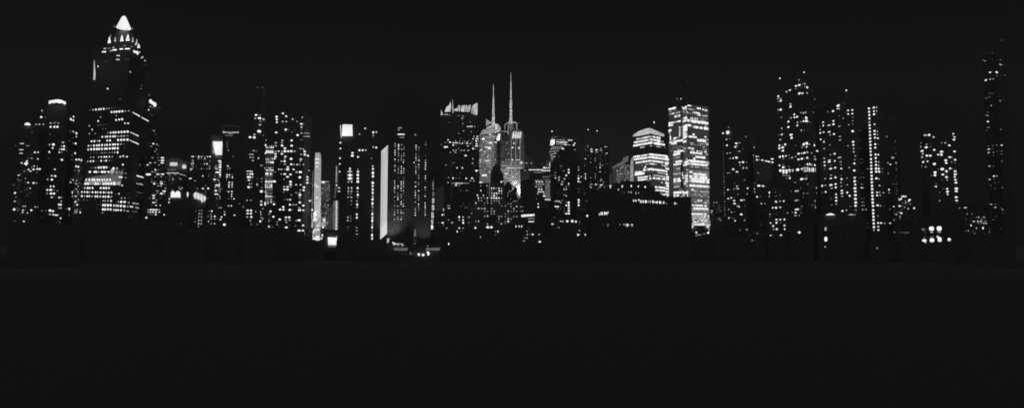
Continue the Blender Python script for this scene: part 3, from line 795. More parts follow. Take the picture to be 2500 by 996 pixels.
b = B("striped_tower", "dark tower with a glowing white slant-striped side and two groups of tiny window columns", "plain", "tower")
b.tier([(932, 1085), (948, 1000), (1054, 1000)], 347, depth=30)
for i in range(35):                                    # slanting stripes of the flank; billboard light on them is put into emission
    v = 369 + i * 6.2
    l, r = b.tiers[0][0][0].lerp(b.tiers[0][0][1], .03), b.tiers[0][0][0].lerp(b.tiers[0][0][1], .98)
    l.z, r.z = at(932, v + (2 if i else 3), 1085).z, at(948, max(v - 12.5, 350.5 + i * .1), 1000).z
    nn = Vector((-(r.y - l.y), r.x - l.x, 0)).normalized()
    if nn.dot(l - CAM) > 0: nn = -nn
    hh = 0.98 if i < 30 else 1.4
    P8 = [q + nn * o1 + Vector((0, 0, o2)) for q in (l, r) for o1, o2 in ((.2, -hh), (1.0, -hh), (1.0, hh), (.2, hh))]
    mesh_obj("glow_stripe", P8, [(3, 2, 1, 0), (4, 5, 6, 7), (0, 1, 5, 4), (1, 2, 6, 5), (2, 3, 7, 6), (3, 0, 4, 7)], LIT["v"], b.root, origin=l)
b.tier([(969, 1010), (1015, 1010)], 337, 347, 20, part="penthouse_wall").tier([(971, 1015), (991, 1015)], 312, 337, 14, part="lantern_wall")
b.lathe("antenna", 976.5, [(.8, 312), (.3, 294)], 1020, STEEL, 6)
for xx, ys in [(847, "360m 390m 423d 456 485 517 580 612d 674 703d 738 768d 893m 928m 960m 988"),
               (897, "372 382 405 435 465d 497m 530m 590m 620d 685d 715m 746m 777m 840f 866f 965"),
               (940, "374m 436m 497f 528m 560m 592m 685 715m 748 777 905 935 965m 990m"),
               (974, "405m 436m 497m 530m 592m 715 748m 775m 840d 870d 905m 933m 965m"),
               (1147, "382 412 442m 505m 536m 566 597m 660d 690m 722m 754 785m 908m 970"),
               (1188, "412m 445d 475f 536d 568d 597m 628d 660 692m 722d 785d 817m 848m 875f 910d 940m"),
               (1285, "340d 373m 435f 532d 595m 628 660 690 722 820 853 885d 980")]:
    b.wins_from("B2", "%d>%d: %s" % (xx, xx - (5 if xx != 1285 else 6), ys), 17, 17, True)
b.wins_from("B2", "625: 965,16,18; 628: 1119,18,18; 597: 1188,26,14")
for xx, ys in [(215, "13m 40m 67m 94 121m 148m 202m 255d 310m 364d 390m 418 445d 475m"), (255, "72 98m 153d 180m 208 233 315m 368m 395m 450m 475m"),
               (296, "20 47 100 127m 180m 208m 262 290 368m 397 450m 475"), (322, "18m 45m 73m 127m 155d 235d 290m 315 397m 450d"),
               (468, "25m 78 130m 157 183 210m 265m 345m 370m 398 425"), (508, "25d 52m 104f 130 183m 210m 238m 290 318m 345m 370d"),
               (588, "88 117m 170d 197 278 305 332 360m 388m 418 440d")]:
    b.wins_from("B3", "%d: %s" % (xx, ys), 15, 14, True)
b.wins_from("B2", "128: 915,58,11m; 158: 900,30,12m; 225: 935,116,18; 226: 900,46,16; 268: 945,76,8m; 232: 1137,30,16m; 240: 1170,30,8f; 145: 935,14,14d")

b = B("pale_corner_building", "pale building lit from the street, narrow bright strip right of the tower with window columns", "pale")
b.tier([(1054, 1060), (1081, 1050)], 418, depth=25)
b.wins_from("B3", """40: 685,22,60h; 5: 690,20,40f; 100: 686,26,60h; 170: 687,28,70h; 250: 686,30,80m; 335: 684,34,80m; 425: 678,34,90m; 505: 674,30,70m; 570: 671,30,60;
360: 812,12,40m; 65: 680,12,14m; 30: 682,12,14m""")  # street light up the pale wall drawn as emissive panes

b.panel("side_wall_glow", "B3", [(712, 400), (815, 400), (815, 60), (712, 100)], "x")  # dim light on the side wall put into an emissive panel
b = B("low_office_block", "low dark block with a few square lit windows right of the striped tower", "dark")
b.tier([(1059, 975), (1146, 975)], 521, depth=30).tier([(1068, 980), (1092, 980)], 517, 521, 14, part="roof_room_wall")
b.wins_from("B5", """685: 95,22,20 113,12,18m; 745: 165,14,14m; 777: 98,30,20; 775: 50,14,14d 208,26,16m; 808: 52,16,14f 108,10,16d; 840: 145,28,14m;
710: 290,24,26 335,20,18m; 745: 290,18,18m 335,18,22; 777: 335,26,26 400,14,16m; 838: 290,22,16 335,18,12m; 712: 401,12,22m; 878: 267,12,26;
873: 313,8,14d; 942: 399,9,26""")
b.wins_from("B3", "770: 874,14,36; 635: 730,10,14f; 637: 757,10,10f; 583: 700,12,10d")

b = B("crowned_tower", "dark tower with floodlit curved white screens standing along its roof", "dark", "tower")
b.tier([(1072, 1262), (1104, 1250), (1166, 1255)], 279, depth=40)
b.tier([(1150, 1235), (1169, 1235)], 330, depth=30, part="side_wall")
Dk = 1246
for pts in [[(95, 298), (122, 298), (122, 275), (108, 250), (100, 215), (97, 260)],
            [(150, 254), (232, 252), (240, 200), (236, 110), (226, 130), (218, 162), (195, 168), (170, 195)],
            [(265, 270), (276, 262), (272, 180), (268, 110), (262, 68), (258, 90), (256, 160)],
            [(290, 240), (372, 246), (372, 165), (345, 160), (330, 200), (290, 215)],
            [(385, 248), (440, 252), (470, 254), (478, 200), (470, 160), (400, 162), (388, 190)],
            [(472, 254), (510, 256), (524, 200), (522, 155), (500, 158), (484, 180), (478, 215)],
            [(530, 276), (575, 294), (616, 294), (620, 240), (620, 125), (590, 138), (560, 155), (545, 180), (532, 230)]]:
    b.poly("roof_screen", "B4", pts, "q", Dk, 1.5); Dk += .3  # floodlight from below put into the screens' own emission
b.wins_from("B4", """293: 170,60,12m; 300: 218,14,14m; 310: 350,60,7d; 318: 408,18,18m; 315: 320,8,20f; 348: 402,34,14m; 390: 410,10,8d; 408: 217,12,14d;
425: 411,12,14m; 462: 350,16,10f 403,12,10d; 464: 500-545*5,11,14; 465: 480,22,18; 468: 578,14,18m; 400: 515,16,10m; 495: 490,90,6f; 527: 420,26,14m;
538: 530,14,18m; 562: 350,16,12m; 605: 571,18,16m 617,30,14; 575: 530,12,12f; 640: 557,20,18 613,50,16; 637: 380,50,6d; 643: 518,10,10d;
672: 603,36,24; 675: 632,10,20m; 672: 363,12,14m 425,12,14m 488,14,12m; 680: 450,12,12m; 683: 538,14,14m; 665: 308,16,14m; 655: 199,22,16;
688: 165,40,14d 227,30,20; 697: 272,26,14 300,24,16 327,28,16; 705: 360,20,14m 403,20,20 380,16,10m 432,10,10m 470,26,18; 710: 510,30,12m 540,14,14m;
712: 607,34,18; 685: 475,14,12m; 730: 272,28,18 315,26,12d; 743: 480,34,12m 563,34,10d; 742: 608,42,22; 757: 168,66,24; 780: 558,34,22; 782: 602,26,10d;
800: 380,14,10d; 805: 277,28,18m 315,22,14m 383,28,18m 427,26,16m 487,30,16m; 815: 460,10,10d; 835: 233,16,14m; 832: 300,16,20m; 838: 318,10,12m;
845: 375,10,10f; 775: 347,10,14m; 848: 595,14,10f 618,10,12f; 878: 448,40,18; 925: 551,12,26m; 985: 280,12,10m 548,10,20m; 955: 128,10,10f; 720: 105,14,26d""")
b.wins_from("B5", """3: 366,30,12; 38: 449,12,18m; 92: 445,12,14m; 110: 137,14,14m; 85: 227,12,12d; 92: 418,8,8f; 142: 265,14,18; 143: 326,20,20; 118: 295,30,6f;
122: 465,8,14d; 175: 490,34,20; 200: 304,12,10d; 210: 495,10,8d; 255: 165,12,14m; 262: 219,22,18 254,10,10d 290,30,6d; 264: 371,20,16; 262: 438,26,18;
268: 455,10,10m; 292: 420,16,12m; 293: 459,18,14m; 313: 160,20,14m; 290: 300,10,8f; 320: 215-395*9,20,8m; 320: 260,30,12 290,30,12 322,20,12;
344: 252,30,14; 345: 290,34,10d; 378: 288,20,8f; 403: 307,12,12d 375,12,10m; 580: 168,36,10m; 608: 172,32,14m; 605: 155,8,10d; 585: 310,18,8d;
455: 200,5,120k; 330: 200,5,110f; 210: 200,5,110f; 90: 200,5,110f""")

b = B("crystal_skyscraper", "faceted glass skyscraper with a tall lit needle, the left of the two spired towers", "pale", "skyscraper")
b.tier([(1168, 1320), (1206, 1300), (1226, 1315)], 327, depth=45)
b.poly("crown_facet", "B4", [(650, 600), (668, 572), (862, 562), (862, 462), (800, 480), (745, 492), (690, 512), (668, 560)], "g", 1306, 4)
b.poly("crown_sail", "B4", [(742, 458), (745, 455), (800, 420), (845, 425), (835, 408), (760, 372), (746, 352), (742, 360)], "g", 1318, 3)
b.poly("crown_truss", "B4", [(745, 490), (760, 470), (840, 435), (862, 432), (862, 462), (800, 478)], "m", 1316, 3)
b.poly("crown_shell", "B4", [(866, 500), (948, 505), (953, 490), (940, 460), (915, 432), (890, 425), (866, 425)], "q", 1304, 4)
b.poly("crown_shell", "B4", [(866, 560), (940, 530), (948, 512), (866, 508)], "m", 1304.5, 4)
b.poly("lit_face", "B4", [(900, 668), (940, 655), (946, 560), (918, 570), (888, 640)], "w", 1303, 3)
b.wscale = 1.0
b.lathe("spire", 1204.5, [(4.0, 304), (3.5, 292), (3.0, 280), (2.8, 268), (2.2, 256), (1.6, 240), (1.0, 226), (.7, 216), (.3, 205)], 1330, LIT["s"], 8, smooth=False)
b.wins_from("B4", """640: 705,44,24; 580: 800,30,14; 612: 760-850*5,20,12m; 605: 870,20,18m; 690: 880,36,16; 700: 805,56,20; 705: 753,18,16m; 760: 740-800*4,22,16;
780: 790,50,22; 798: 673,20,20; 868: 652,12,14m; 900: 768,18,14m; 940: 720-800*4,22,12m; 940: 873,18,18m; 985: 650,14,14m; 985: 770,70,18m;
965: 715,30,14m; 850: 745,50,9m; 820: 730,40,9m; 680: 740-850*6,12,12m 708,14,12m 650,10,12d; 520: 880-940*3,20,6d; 545: 880,30,8m""")
b.panel("facade_glow_sheet", "B4", [(650, 1480), (862, 1480), (862, 575), (655, 605)], "h")  # grey haze over the facade put into emissive sheets
b.panel("flank_glow_sheet", "B4", [(868, 1300), (948, 1300), (948, 680), (868, 680)], "j")
b.grid("B4", 652, 860, 590, 988, 17, 21, [("d", .42), ("m", .22), ("f", .2), ("b", .03)], 11, 10, 21)
b.grid("B4", 870, 950, 690, 988, 7, 14, [("d", .15), ("f", .35), ("m", .04)], 9, 10, 22)
b.wins_from("B5", """228: 580,60,20; 310: 540,34,14; 245: 610,20,10m; 60: 620,40,14; 90: 525,14,14m; 90: 655,14,14m 630,14,14m; 15: 622,14,14; 117: 698,28,10;
48: 706,14,14m; 270: 535,16,50h; 280: 565,8,60d 590,8,60d 612,8,60d; 190: 640,16,30m""")
b.grid("B5", 525, 655, 0, 205, 13, 13, [("d", .45), ("m", .2), ("f", .25)], 9, 9, 23)
b.grid("B5", 665, 720, 20, 120, 5, 7, [("f", .4), ("d", .1)], 9, 9, 24)

b = B("antenna_skyscraper", "skyscraper with the tallest lit lattice antenna and a bright slanted sign near its roof", "steel", "skyscraper")
b.tier([(1213, 1262), (1244, 1250), (1281, 1262)], 345, depth=45)
b.tier([(1222, 1270), (1270, 1262)], 330, 345, 30, part="roof_house_wall")
b.wscale = 1.0
am = b.lathe("antenna", 1247.3, [(4.2, 302), (3.6, 296), (3.1, 284), (2.6, 270), (2.3, 262), (3.0, 261), (3.0, 246), (1.7, 245), (1.7, 232), (2.3, 230),
                            (1.6, 228), (1.5, 214), (1.0, 198), (.6, 196), (.5, 184), (.3, 177)], 1275, LIT["s"], 8, smooth=False)
b.ball("microwave_dish", 1249.9, 270.5, 1.6, 1272, LIT["m"])
b.ball("equipment_drum", 1247.5, 309, 5.5, 1272, LIT["h"], sy=1.5)
for p, q, w in [((1232.5, 305), (1240, 299.5), 1.0), ((1240, 299.5), (1262, 301), 1.0), ((1262, 301), (1256, 297.5), .9), ((1232.5, 305), (1232.5, 318), .9),
                ((1262, 301), (1262, 321), 1.0), ((1240.5, 300), (1240.5, 329), 1.0), ((1253, 300), (1253, 316), .7), ((1256, 316), (1262, 301), .7),
                ((1240, 299.5), (1247, 296), .9), ((1247, 296), (1256, 299), .9), ((1224, 321), (1240, 321), .9), ((1224, 321), (1224, 345), .7),
                ((1228, 330), (1235, 321), .7), ((1235, 321), (1241, 330), .7), ((1240, 327), (1250, 314), .8), ((1247, 316), (1247, 330), .8),
                ((1270, 300.5), (1262, 301), .6), ((1276, 322), (1276, 343), .7), ((1271, 345), (1276, 343), .7)]:
    b.bar("roof_frame_bar", p, q, 1268, w, LIT["d"] if w < .9 else LIT["s"])
for i in range(4):
    x = 1128 + i * 33
    b.poly("sign_stroke", "B4", [(x - 16, 630), (x + 6, 632), (x + 22, 545), (x + 2, 540)], "w", 1246 + i * .05, 1.2, mat=LIT["w"])
b.poly("sign_stroke", "B4", [(1112, 600), (1240, 612), (1240, 596), (1116, 584)], "w", 1246.6, 1)
b.poly("sign_backing", "B4", [(1108, 640), (1250, 645), (1256, 535), (1116, 532)], "d", 1249, 1.5)
for x in (1103, 1166, 1228):
    b.poly("lit_edge_fin", "B4", [(x - 2.6, 1000), (x + 2.6, 1000), (x + 2, 640), (x - 2, 640)], "m", 1246, 1.5)
for x in (893, 944, 993):
    b.poly("lit_edge_fin", "B5", [(x - 2, 330), (x + 2, 330), (x + 2, 0), (x - 2, 0)], "m", 1246.3, 1.5)
b.wins_from("B4", """700: 1043,20,12m; 705: 1140,22,16; 765: 1122,28,16; 770: 1212,26,20; 790: 1033,12,10m; 850: 1058,28,9m; 770: 988,8,14d; 938: 1030,12,14m 1070,10,12m;
940: 1118,22,16; 940: 1175-1215*3,14,16; 970: 985,8,14m 1125,16,14m; 980: 1243,34,38; 678: 1235,14,14m; 835: 975,26,7d; 870: 955,20,7d;
830: 990-1260*12,20,4f; 880: 990-1260*12,20,4f; 915: 990-1260*12,20,4f; 800: 990-1240*12,20,4f; 740: 990-1240*12,20,4f; 620: 1000-1080*5,10,60k""")
b.panel("facade_glow_sheet", "B4", [(955, 1400), (1075, 1400), (1075, 960), (955, 960)], "h")  # floodlit and hazy walls drawn as emissive sheets
b.panel("facade_glow_sheet", "B4", [(955, 958), (1075, 958), (1075, 660), (955, 660)], "k")
b.panel("facade_glow_sheet", "B4", [(1082, 958), (1290, 958), (1280, 660), (1082, 660)], "k")
b.panel("facade_glow_sheet", "B4", [(1082, 1400), (1290, 1400), (1290, 960), (1082, 960)], "h")
b.grid("B4", 955, 1090, 660, 985, 12, 18, [("f", .3), ("d", .12)], 8, 8, 31)
b.grid("B4", 1100, 1300, 700, 985, 14, 18, [("f", .3), ("d", .08)], 8, 8, 32)
b.wins_from("B5", """48: 835,14,12m 865,12,12m 905,14,14; 50: 950-985*3,16,13m; 75: 912,16,13m 797,10,10d; 82: 1005,32,28; 118: 780-860*5,18,7m; 118: 870-990*8,14,6m;
143: 845-1010*9,18,9; 97: 885,14,10m; 165: 760-860*6,14,8m; 185: 820-1000*10,16,8m; 210: 840,46,10; 212: 900-1000*6,16,12m; 235: 790-1000*11,15,12m;
245: 820,20,14m 910,16,16; 262: 840-990*10,15,12m; 290: 850-1000*9,17,14m; 315: 930,60,40; 335: 945,50,20""")
b.grid("B5", 770, 1035, 150, 330, 22, 15, [("m", .3), ("d", .35), ("b", .07)], 9, 9, 33)

b = B("lit_plaza_wall", "wedge of glaring floodlit wall glowing at the right foot of the antenna skyscraper", "pale", "wall")
b.tier([(1258, 1225), (1281, 1225)], 449, depth=15)
b.poly("floodlight_glow", "B5", [(992, 488), (1008, 490), (1030, 450), (1040, 400), (1060, 350), (1050, 322), (1000, 330), (940, 320), (945, 345), (965, 410),
                                (975, 460)], "m", 1223, 1.2)  # floodlight on the wall put into panel and pane emission
b.wins_from("B5", "345: 985,66,22; 372: 990,50,20; 400: 992,46,24m; 355: 940,20,10m; 430: 998,30,20m; 325: 935,40,16; 330: 1060,20,20m; 310: 1085,16,12m")

b = B("grand_stone_building", "broad grey stone building with stepped gables and a dark central roof below the two spires", "stone")
b.tier([(1143, 1095), (1193, 1090)], 494, depth=35).tier([(1160, 1100), (1194, 1096)], 448, 494, 28, wall="dark", part="upper_wall")
b.tier([(1196, 1085), (1232, 1085)], 446, depth=40, part="central_wall")
b.tier([(1198, 1092), (1229, 1092)], 424, 446, 26, wall="dark", part="tower_wall")
b.lathe("pyramid_roof", 1212, [(15, 425), (12.5, 418), (9, 408), (7, 403), (3.5, 400), (.3, 396)], 1094, ROOF, 8, smooth=False)
b.tier([(1232, 1090), (1273, 1096)], 492, depth=35).tier([(1232, 1098), (1262, 1098)], 459, 492, 26, wall="dark", part="gable_wall")
b.lathe("domed_roof", 1241, [(9, 460), (8.5, 453), (5, 446), (.3, 442)], 1102, ROOF, 10)
b.tier([(1127, 1100), (1146, 1100)], 496, depth=30, wall="mid", part="wing_wall")
b.wins_from("B5", """378: 666,16,14 693,22,14 720,12,10m 752,18,14 780,14,12m; 408: 666,14,14m 752,20,16 780,14,14; 437: 666,14,14m 693,22,16 722,20,16 750,16,14m 780,12,12m;
465: 666,14,14m 693,24,20 727,14,12m; 492: 664,16,16 693,22,20 720,22,22 750,18,20 780,14,12m; 525: 664,14,12m 695,18,12m 722,16,12m 750,14,12m;
552: 664,14,16m 752,12,10m; 583: 780,14,12m; 612: 664,16,12m; 643: 664,14,14m 695,22,12m; 672: 664,14,12m 692,16,10m; 705: 750,18,14m 779,16,12m;
733: 750,16,10m; 760: 730,10,10d; 765: 752,10,10d; 790: 779,18,16 617,12,16m; 794: 685,14,22; 350: 541,12,10m; 347: 611,12,16m; 378: 620,10,10d;
404: 541,16,14 620,10,14d; 432: 548,12,10d; 460: 502,14,20 572,14,16; 490: 547,14,14m 580,12,12m 615,16,16; 492: 511,16,20;
522: 515,14,10m 547,14,12m 615,14,12m 467,10,8d; 548: 484,14,14 585,14,14m 619,14,14m; 577: 585,12,10d; 612: 483,10,10d 516,16,14 549,14,14m 585,16,14;
642: 585,12,12m 619,12,12m; 700: 585,14,14m 619,16,14; 760: 516,14,14 484,10,14m; 668: 436,14,12m; 383: 912,16,18; 412: 872,12,12m 895,12,12m;
437: 852,12,12m 948,10,10m; 465: 852,10,12m; 500: 885,12,10d; 527: 920,10,10m 937,10,10m 957,8,8m; 558: 858,12,10m 889,14,12m; 588: 889,14,12m 955,14,14;
583: 824,12,12m; 614: 922,14,16m; 643: 858,14,16 889,10,10m 922,14,14m 955,10,10m; 673: 824,12,10m 858,10,10d; 705: 824,12,10m 922,14,12m 955,14,14m;
733: 858,16,16 889,12,10m; 762: 857,20,22; 764: 824,12,10m 920,10,10d; 790: 824,12,14m; 820: 855,14,12m; 843: 889,20,10m; 303: 778,20,24;
590: 1003,10,14m; 640: 1000,12,18d; 320: 700,60,4f; 560: 335,10,60k; 600: 370,50,30f""")

for args in [("rooftop_lamp_building", "small dark rooftop with merged bright lamps and a round lamp, below the grey stone building", 1150, 1216, 556, 950,
              "835: 477,28,24; 828: 618,34,32 662,30,26; 832: 637,20,18m; 878: 739,10,28; 876: 712,14,10m; 917: 711,18,10d; 942: 536,9,26m"),
             ("low_brick_building", "low dark building with three upright slit windows, right of the grey stone building's base", 1222, 1278, 548, 955,
              "818: 947,12,26 983,12,26 1012,14,28"),
             ("low_tenement", "low dark tenement with dim scattered windows near the waterfront centre", 1270, 1330, 556, 945,
              "875: 1076,16,14m; 912: 1077,16,16m 1103,12,10d 1128,10,12m; 952: 1076,14,12m 1048,10,16m; 986: 1040,28,12m")]:
    b = B(args[0], args[1], "brick"); b.tier([(args[2], args[5]), (args[3], args[5])], args[4], depth=24); b.wins_from("B5", args[6])
    if args[2] == 1150:
        b.tier([(1196, 952), (1210, 952)], 527, 556, 12, part="stair_tower_wall"); b.tier([(1173, 953), (1187, 953)], 538, 556, 12, part="lift_house_wall")
    if args[2] == 1222:
        b.tier([(1253, 957), (1290, 957)], 537, 548, 14, part="rear_wall")
    if args[2] == 1270:
        b.wins_from("B7", "834: 297,26,20 388,26,18m; 740: 232,12,14d; 884: 350,18,10f; 937: 397,42,24 350,18,8f; 926: 172,30,10m; 790: 268,16,10f")

b = B("banded_office_building", "building with broken lit bands and a glaring rooftop lamp, right of the antenna skyscraper", "mid")
b.tier([(1270, 1180), (1348, 1170)], 411, depth=35)
b.tier([(1322, 1160), (1349, 1158)], 428, depth=20, wall="pale", part="corner_wall")
lm = b.ball("rooftop_lamp", 1345, 401.5, 4.3, 1156, LIT["w"], sy=1.5)
b.bar("lamp_post", (1345, 412), (1345, 404), 1158, 1.2, STEEL)
b.wins_from("B6", """572: 215-365*7,26,13; 582: 375-490*5,28,13; 549: 392-492*5,24,18; 545: 390,26,24; 603: 275-365*6,16,7m; 577: 155,24,10m;
490: 175,26,12m 235,16,12m; 718: 230,36,12m 300-365*3,28,14 475,34,20; 747: 245,50,11d 300-350*3,26,10m 380,26,14m 480,34,14m;
777: 240,46,14 290-360*4,20,13m 480,34,14m; 808: 245,40,14 300-360*3,26,13 480,30,12m; 838: 240,46,12 300-380*4,26,13 480,30,13m; 862: 250-310*3,26,13 390,26,13m;
890: 250-280*2,28,13 393,36,18; 905: 480,40,16; 933: 410-490*4,24,18; 985: 488,12,40m; 850: 480,30,10m; 655: 380-490*5,18,9m; 680: 385-485*6,12,10d;
700: 285-365*5,14,6m; 610>580: 120-200*5,18,5d; 640>612: 120-200*5,18,5d; 665>645: 120-200*5,18,5d; 690>672: 120-200*5,18,5d; 630: 270-365*6,12,6f; 500: 365,20,40f""")
b.panel("grey_glow_panel", "B6", [(402, 918), (462, 918), (462, 692), (402, 692)], "h")

b = B("low_hall", "low hall with a glowing ribbed strip, just right of the broad grey stone building", "mid")
b.tier([(1273, 1010), (1322, 1008)], 521, depth=20)
b.wins_from("B7", "568>556: 140-315*11,17,40; 607: 235-315*6,14,14m; 650: 245-306*4,17,22; 500: 150,26,12m; 435: 157,10,12m")
b = B("dark_gabled_building", "dark gabled building silhouette with two small stacked lamps, left of the grey lamp column", "dark")
b.tier([(1281, 1040), (1344, 1036)], 494, depth=22).tier([(1283, 1044), (1312, 1042)], 462, 494, 18, part="gable_wall")
b.tier([(1292, 1048), (1302, 1047)], 440, 462, 14, part="chimney_wall")
b.wins_from("B7", "397: 375,22,14; 442: 376,26,26; 325: 350,16,12d")
b.lathe("water_tank", 1334, [(7, 516), (7, 500), (5, 495), (.5, 491)], 1025, ROOF, 10)
b.wins_from("B7", "405: 485,22,10m")

b = B("bright_cornered_tower", "dark tower with a bright white top corner and thin lit floors running to its right", "mid")
b.tier([(1343, 1110), (1357, 1095), (1408, 1135)], 335, depth=30)
b.wins_from("B6", """208>215: 550-640*5,20,10m; 213: 690-718*2,26,13; 232: 555,40,10; 238: 590-660*4,24,13; 252: 760,20,14; 256>270: 545-700*8,20,8m; 265: 645,36,13;
273: 748,26,12; 315: 617,34,16; 327: 763,14,12m; 300>290: 490-600*6,20,8m; 322>310: 480-600*6,20,8m; 355>340: 465-560*5,20,9m; 385>372: 475-530*4,20,9m;
410: 480-520*3,20,9m; 435: 490,36,9m; 180>170: 480-540*4,16,5d; 170>200: 545-765*14,16,4f; 104: 486,24,11; 455: 490,30,8d; 470: 480,30,8d""")
b.poly("lit_corner_window", "B6", [(463, 275), (500, 272), (521, 250), (519, 205), (490, 198), (468, 212), (466, 245)], "w", 1092, 1.5)
b.bar("roof_edge", (1346, 338), (1357, 333), 1094, .6, LIT["d"]); b.bar("roof_edge", (1357, 333), (1392, 341), 1094, .5, LIT["f"])
b.wins_from("B6", """570: 688,20,20; 605: 688,22,26; 640: 658,18,22; 680: 637,22,18m; 663: 570,22,18m; 693: 572,22,20m; 715: 609,20,16m; 748: 605,32,20m;
740: 688,16,22; 775: 658,14,18m; 808: 658,14,16m; 815: 634,10,16m; 770: 688,10,14d; 583: 627,22,12d; 672: 530,20,20m; 640: 525,36,10d; 605: 525,30,12d;
520: 590,24,8d; 880: 633,10,20d; 885: 660,18,12m; 945: 610,18,14d; 953: 530-575*3,22,16m; 970: 688,28,28 655,16,12d; 840: 555,20,8f; 855: 555,20,12f;
525: 605,24,8d; 545: 590,10,30f""")
b.wins_from("B7", """360: 625-670*3,22,18m; 347: 716,18,18d; 380: 692,24,12m; 436: 627-655*2,30,18; 466: 652,24,18d; 378: 811,30,28 775,12,16d; 416: 811,30,30;
455: 811,30,28; 495: 811,30,30; 535: 812,32,28; 420: 775,28,18; 536: 777,28,22; 462: 745,10,14d; 502: 745,22,12d; 265: 745,14,14m; 282: 775,20,14m;
185: 777,20,18m 745,12,18m; 150: 775,16,14d; 435: 700,20,12f; 500: 680,20,12f; 520: 670,20,10f""")

b = B("slender_dark_tower", "slender dark tower with one column of stacked lit windows between two lit-top towers", "dark")
b.tier([(1406, 1060), (1427, 1060)], 392, depth=30)
b.wins_from("B6", """540: 811,14,12m; 572: 809,22,14m; 645: 808,20,16m; 677: 809,26,24; 712: 808,26,24; 655: 840,12,24m; 720: 834,14,14m; 805: 810,14,12d; 838: 812,10,10d;
862: 880,14,12d; 820: 870,14,12f; 938: 811,26,26; 968: 811,22,16; 605: 865,12,8f; 660: 865,10,8d; 950: 905,16,12d; 650: 850,10,14d""")
b.wins_from("B7", "343: 955,30,30; 378: 954,26,26; 418: 953,26,30; 230: 957,10,16f; 185: 955,20,12d; 455: 960,12,14f; 355: 1068,16,12d; 475: 1035,20,14f; 465: 1000,30,10f")

b = B("waterfront_block", "low dark waterfront block with a row of round lamps and two small square windows", "brick")
b.tier([(1345, 950), (1432, 950)], 533, depth=25)
b.wins_from("B7", """645: 792,40,36; 642: 862,44,38; 650: 914,32,30; 647: 697,26,22m 727,24,24m; 660: 965,8,40d; 685: 578,38,14; 734: 668,28,14m; 590: 607,20,10d;
567: 1076,32,34; 778: 965,14,20m; 838: 943,26,34; 835: 966,8,24m; 838: 1048,16,34; 590: 1085,10,12d""")

b = B("dotted_office_tower", "dark office tower full of tiny lit dots with two rooftop beacon masts", "dark")
b.tier([(1427, 1115), (1487, 1110)], 350, depth=35)
b.beacon(1435.7, 316.8, 351, 1116, "b", 1.3); b.beacon(1458, 319.7, 351, 1116, "b", 1.3)
b.wins_from("B6", """322: 967,34,9; 349: 967,34,9; 330: 1028,40,11; 357: 1028,36,9m; 312: 1080,14,12m; 335: 1085,34,8m; 362: 1095,14,10d; 293: 1135,20,9 1157,10,8m;
318: 1130,10,8f; 371: 1152,16,14; 438: 893,18,16; 400: 927,14,10d; 432: 957,12,10d 1013,12,12m; 462: 1013,14,12m; 482: 956,12,12m; 377: 962,14,8f;
392: 1130,14,8d; 390: 1072,10,10d; 412: 1072,10,8d; 440: 1072,10,10d; 493: 1072,12,12m; 519: 1072,14,14m 1100,12,12m; 546: 1072,16,14; 542: 1013,10,8d;
500: 1140,10,8d 1160,8,8d; 597: 1072,24,12m; 621: 1013,12,12m; 648: 1013,12,14m; 672: 1013,10,10m; 623: 893,16,14; 650: 893,14,14; 677: 893,16,14;
520: 883,12,8m; 495: 880,10,8d; 668: 956,12,12m; 602: 1130,14,8d; 690: 1085,18,14m; 703: 1075,16,12m; 718: 1110,16,12m; 747: 965,34,12m;
750: 1018,18,22; 745: 1040,10,30d; 757: 1083,36,12; 770: 950,20,12m; 787: 962,24,10m; 780: 1068,28,12m; 745: 1105,14,10m; 804: 1045,24,8d;
781: 1125,10,12m; 770: 1157,10,10d; 285: 925,12,50d; 290: 895,12,50f; 272: 960-1090*5,12,6f; 330: 895,12,20d; 345: 925,10,10d; 570: 1040,30,5f""")

b = B("stepped_grey_building", "stepped pale grey building with a sloping roofline, left of the brightly banded tower", "stone")
for u0, u1, v, D in [(1493, 1507, 405.5, 1275), (1507, 1521, 398, 1273), (1521, 1534, 387, 1271), (1534, 1547, 373, 1269)]:
    b.tier([(u0, D), (u1, D)], v, depth=30)
b.tier([(1487, 1268), (1494, 1268)], 430, depth=20, part="annex_wall")
b.panel("gable_glow_sheet", "B8", [(70, 755), (262, 755), (262, 470), (200, 545), (120, 575), (72, 600)], "k")  # light on the grey walls put into emissive sheets
b.panel("gable_glow_sheet", "B8", [(74, 600), (120, 575), (200, 545), (262, 490), (300, 470), (300, 415), (255, 424), (245, 452), (186, 482), (184, 512), (120, 548), (68, 582)], "h")
b.panel("end_wall_glow", "B8", [(262, 735), (322, 735), (316, 620), (303, 480), (285, 472), (270, 520)], "g")
b.panel("annex_glow_sheet", "B8", [(32, 800), (62, 800), (62, 660), (32, 665)], "k")
b.grid("B8", 84, 150, 600, 740, 7, 12, [("m", .3), ("d", .35)], 8, 8, 41)
b.grid("B8", 160, 255, 560, 725, 9, 13, [("m", .3), ("d", .3), ("b", .06)], 8, 8, 42)
b.wins_from("B8", "655: 100-200*5,16,9m; 665: 215,8,120d 240,8,120d; 625: 125,14,12; 788: 45,30,16; 810: 45,20,14m; 590: 215,10,60d; 830: 133,20,12d; 800: 45,12,20m")
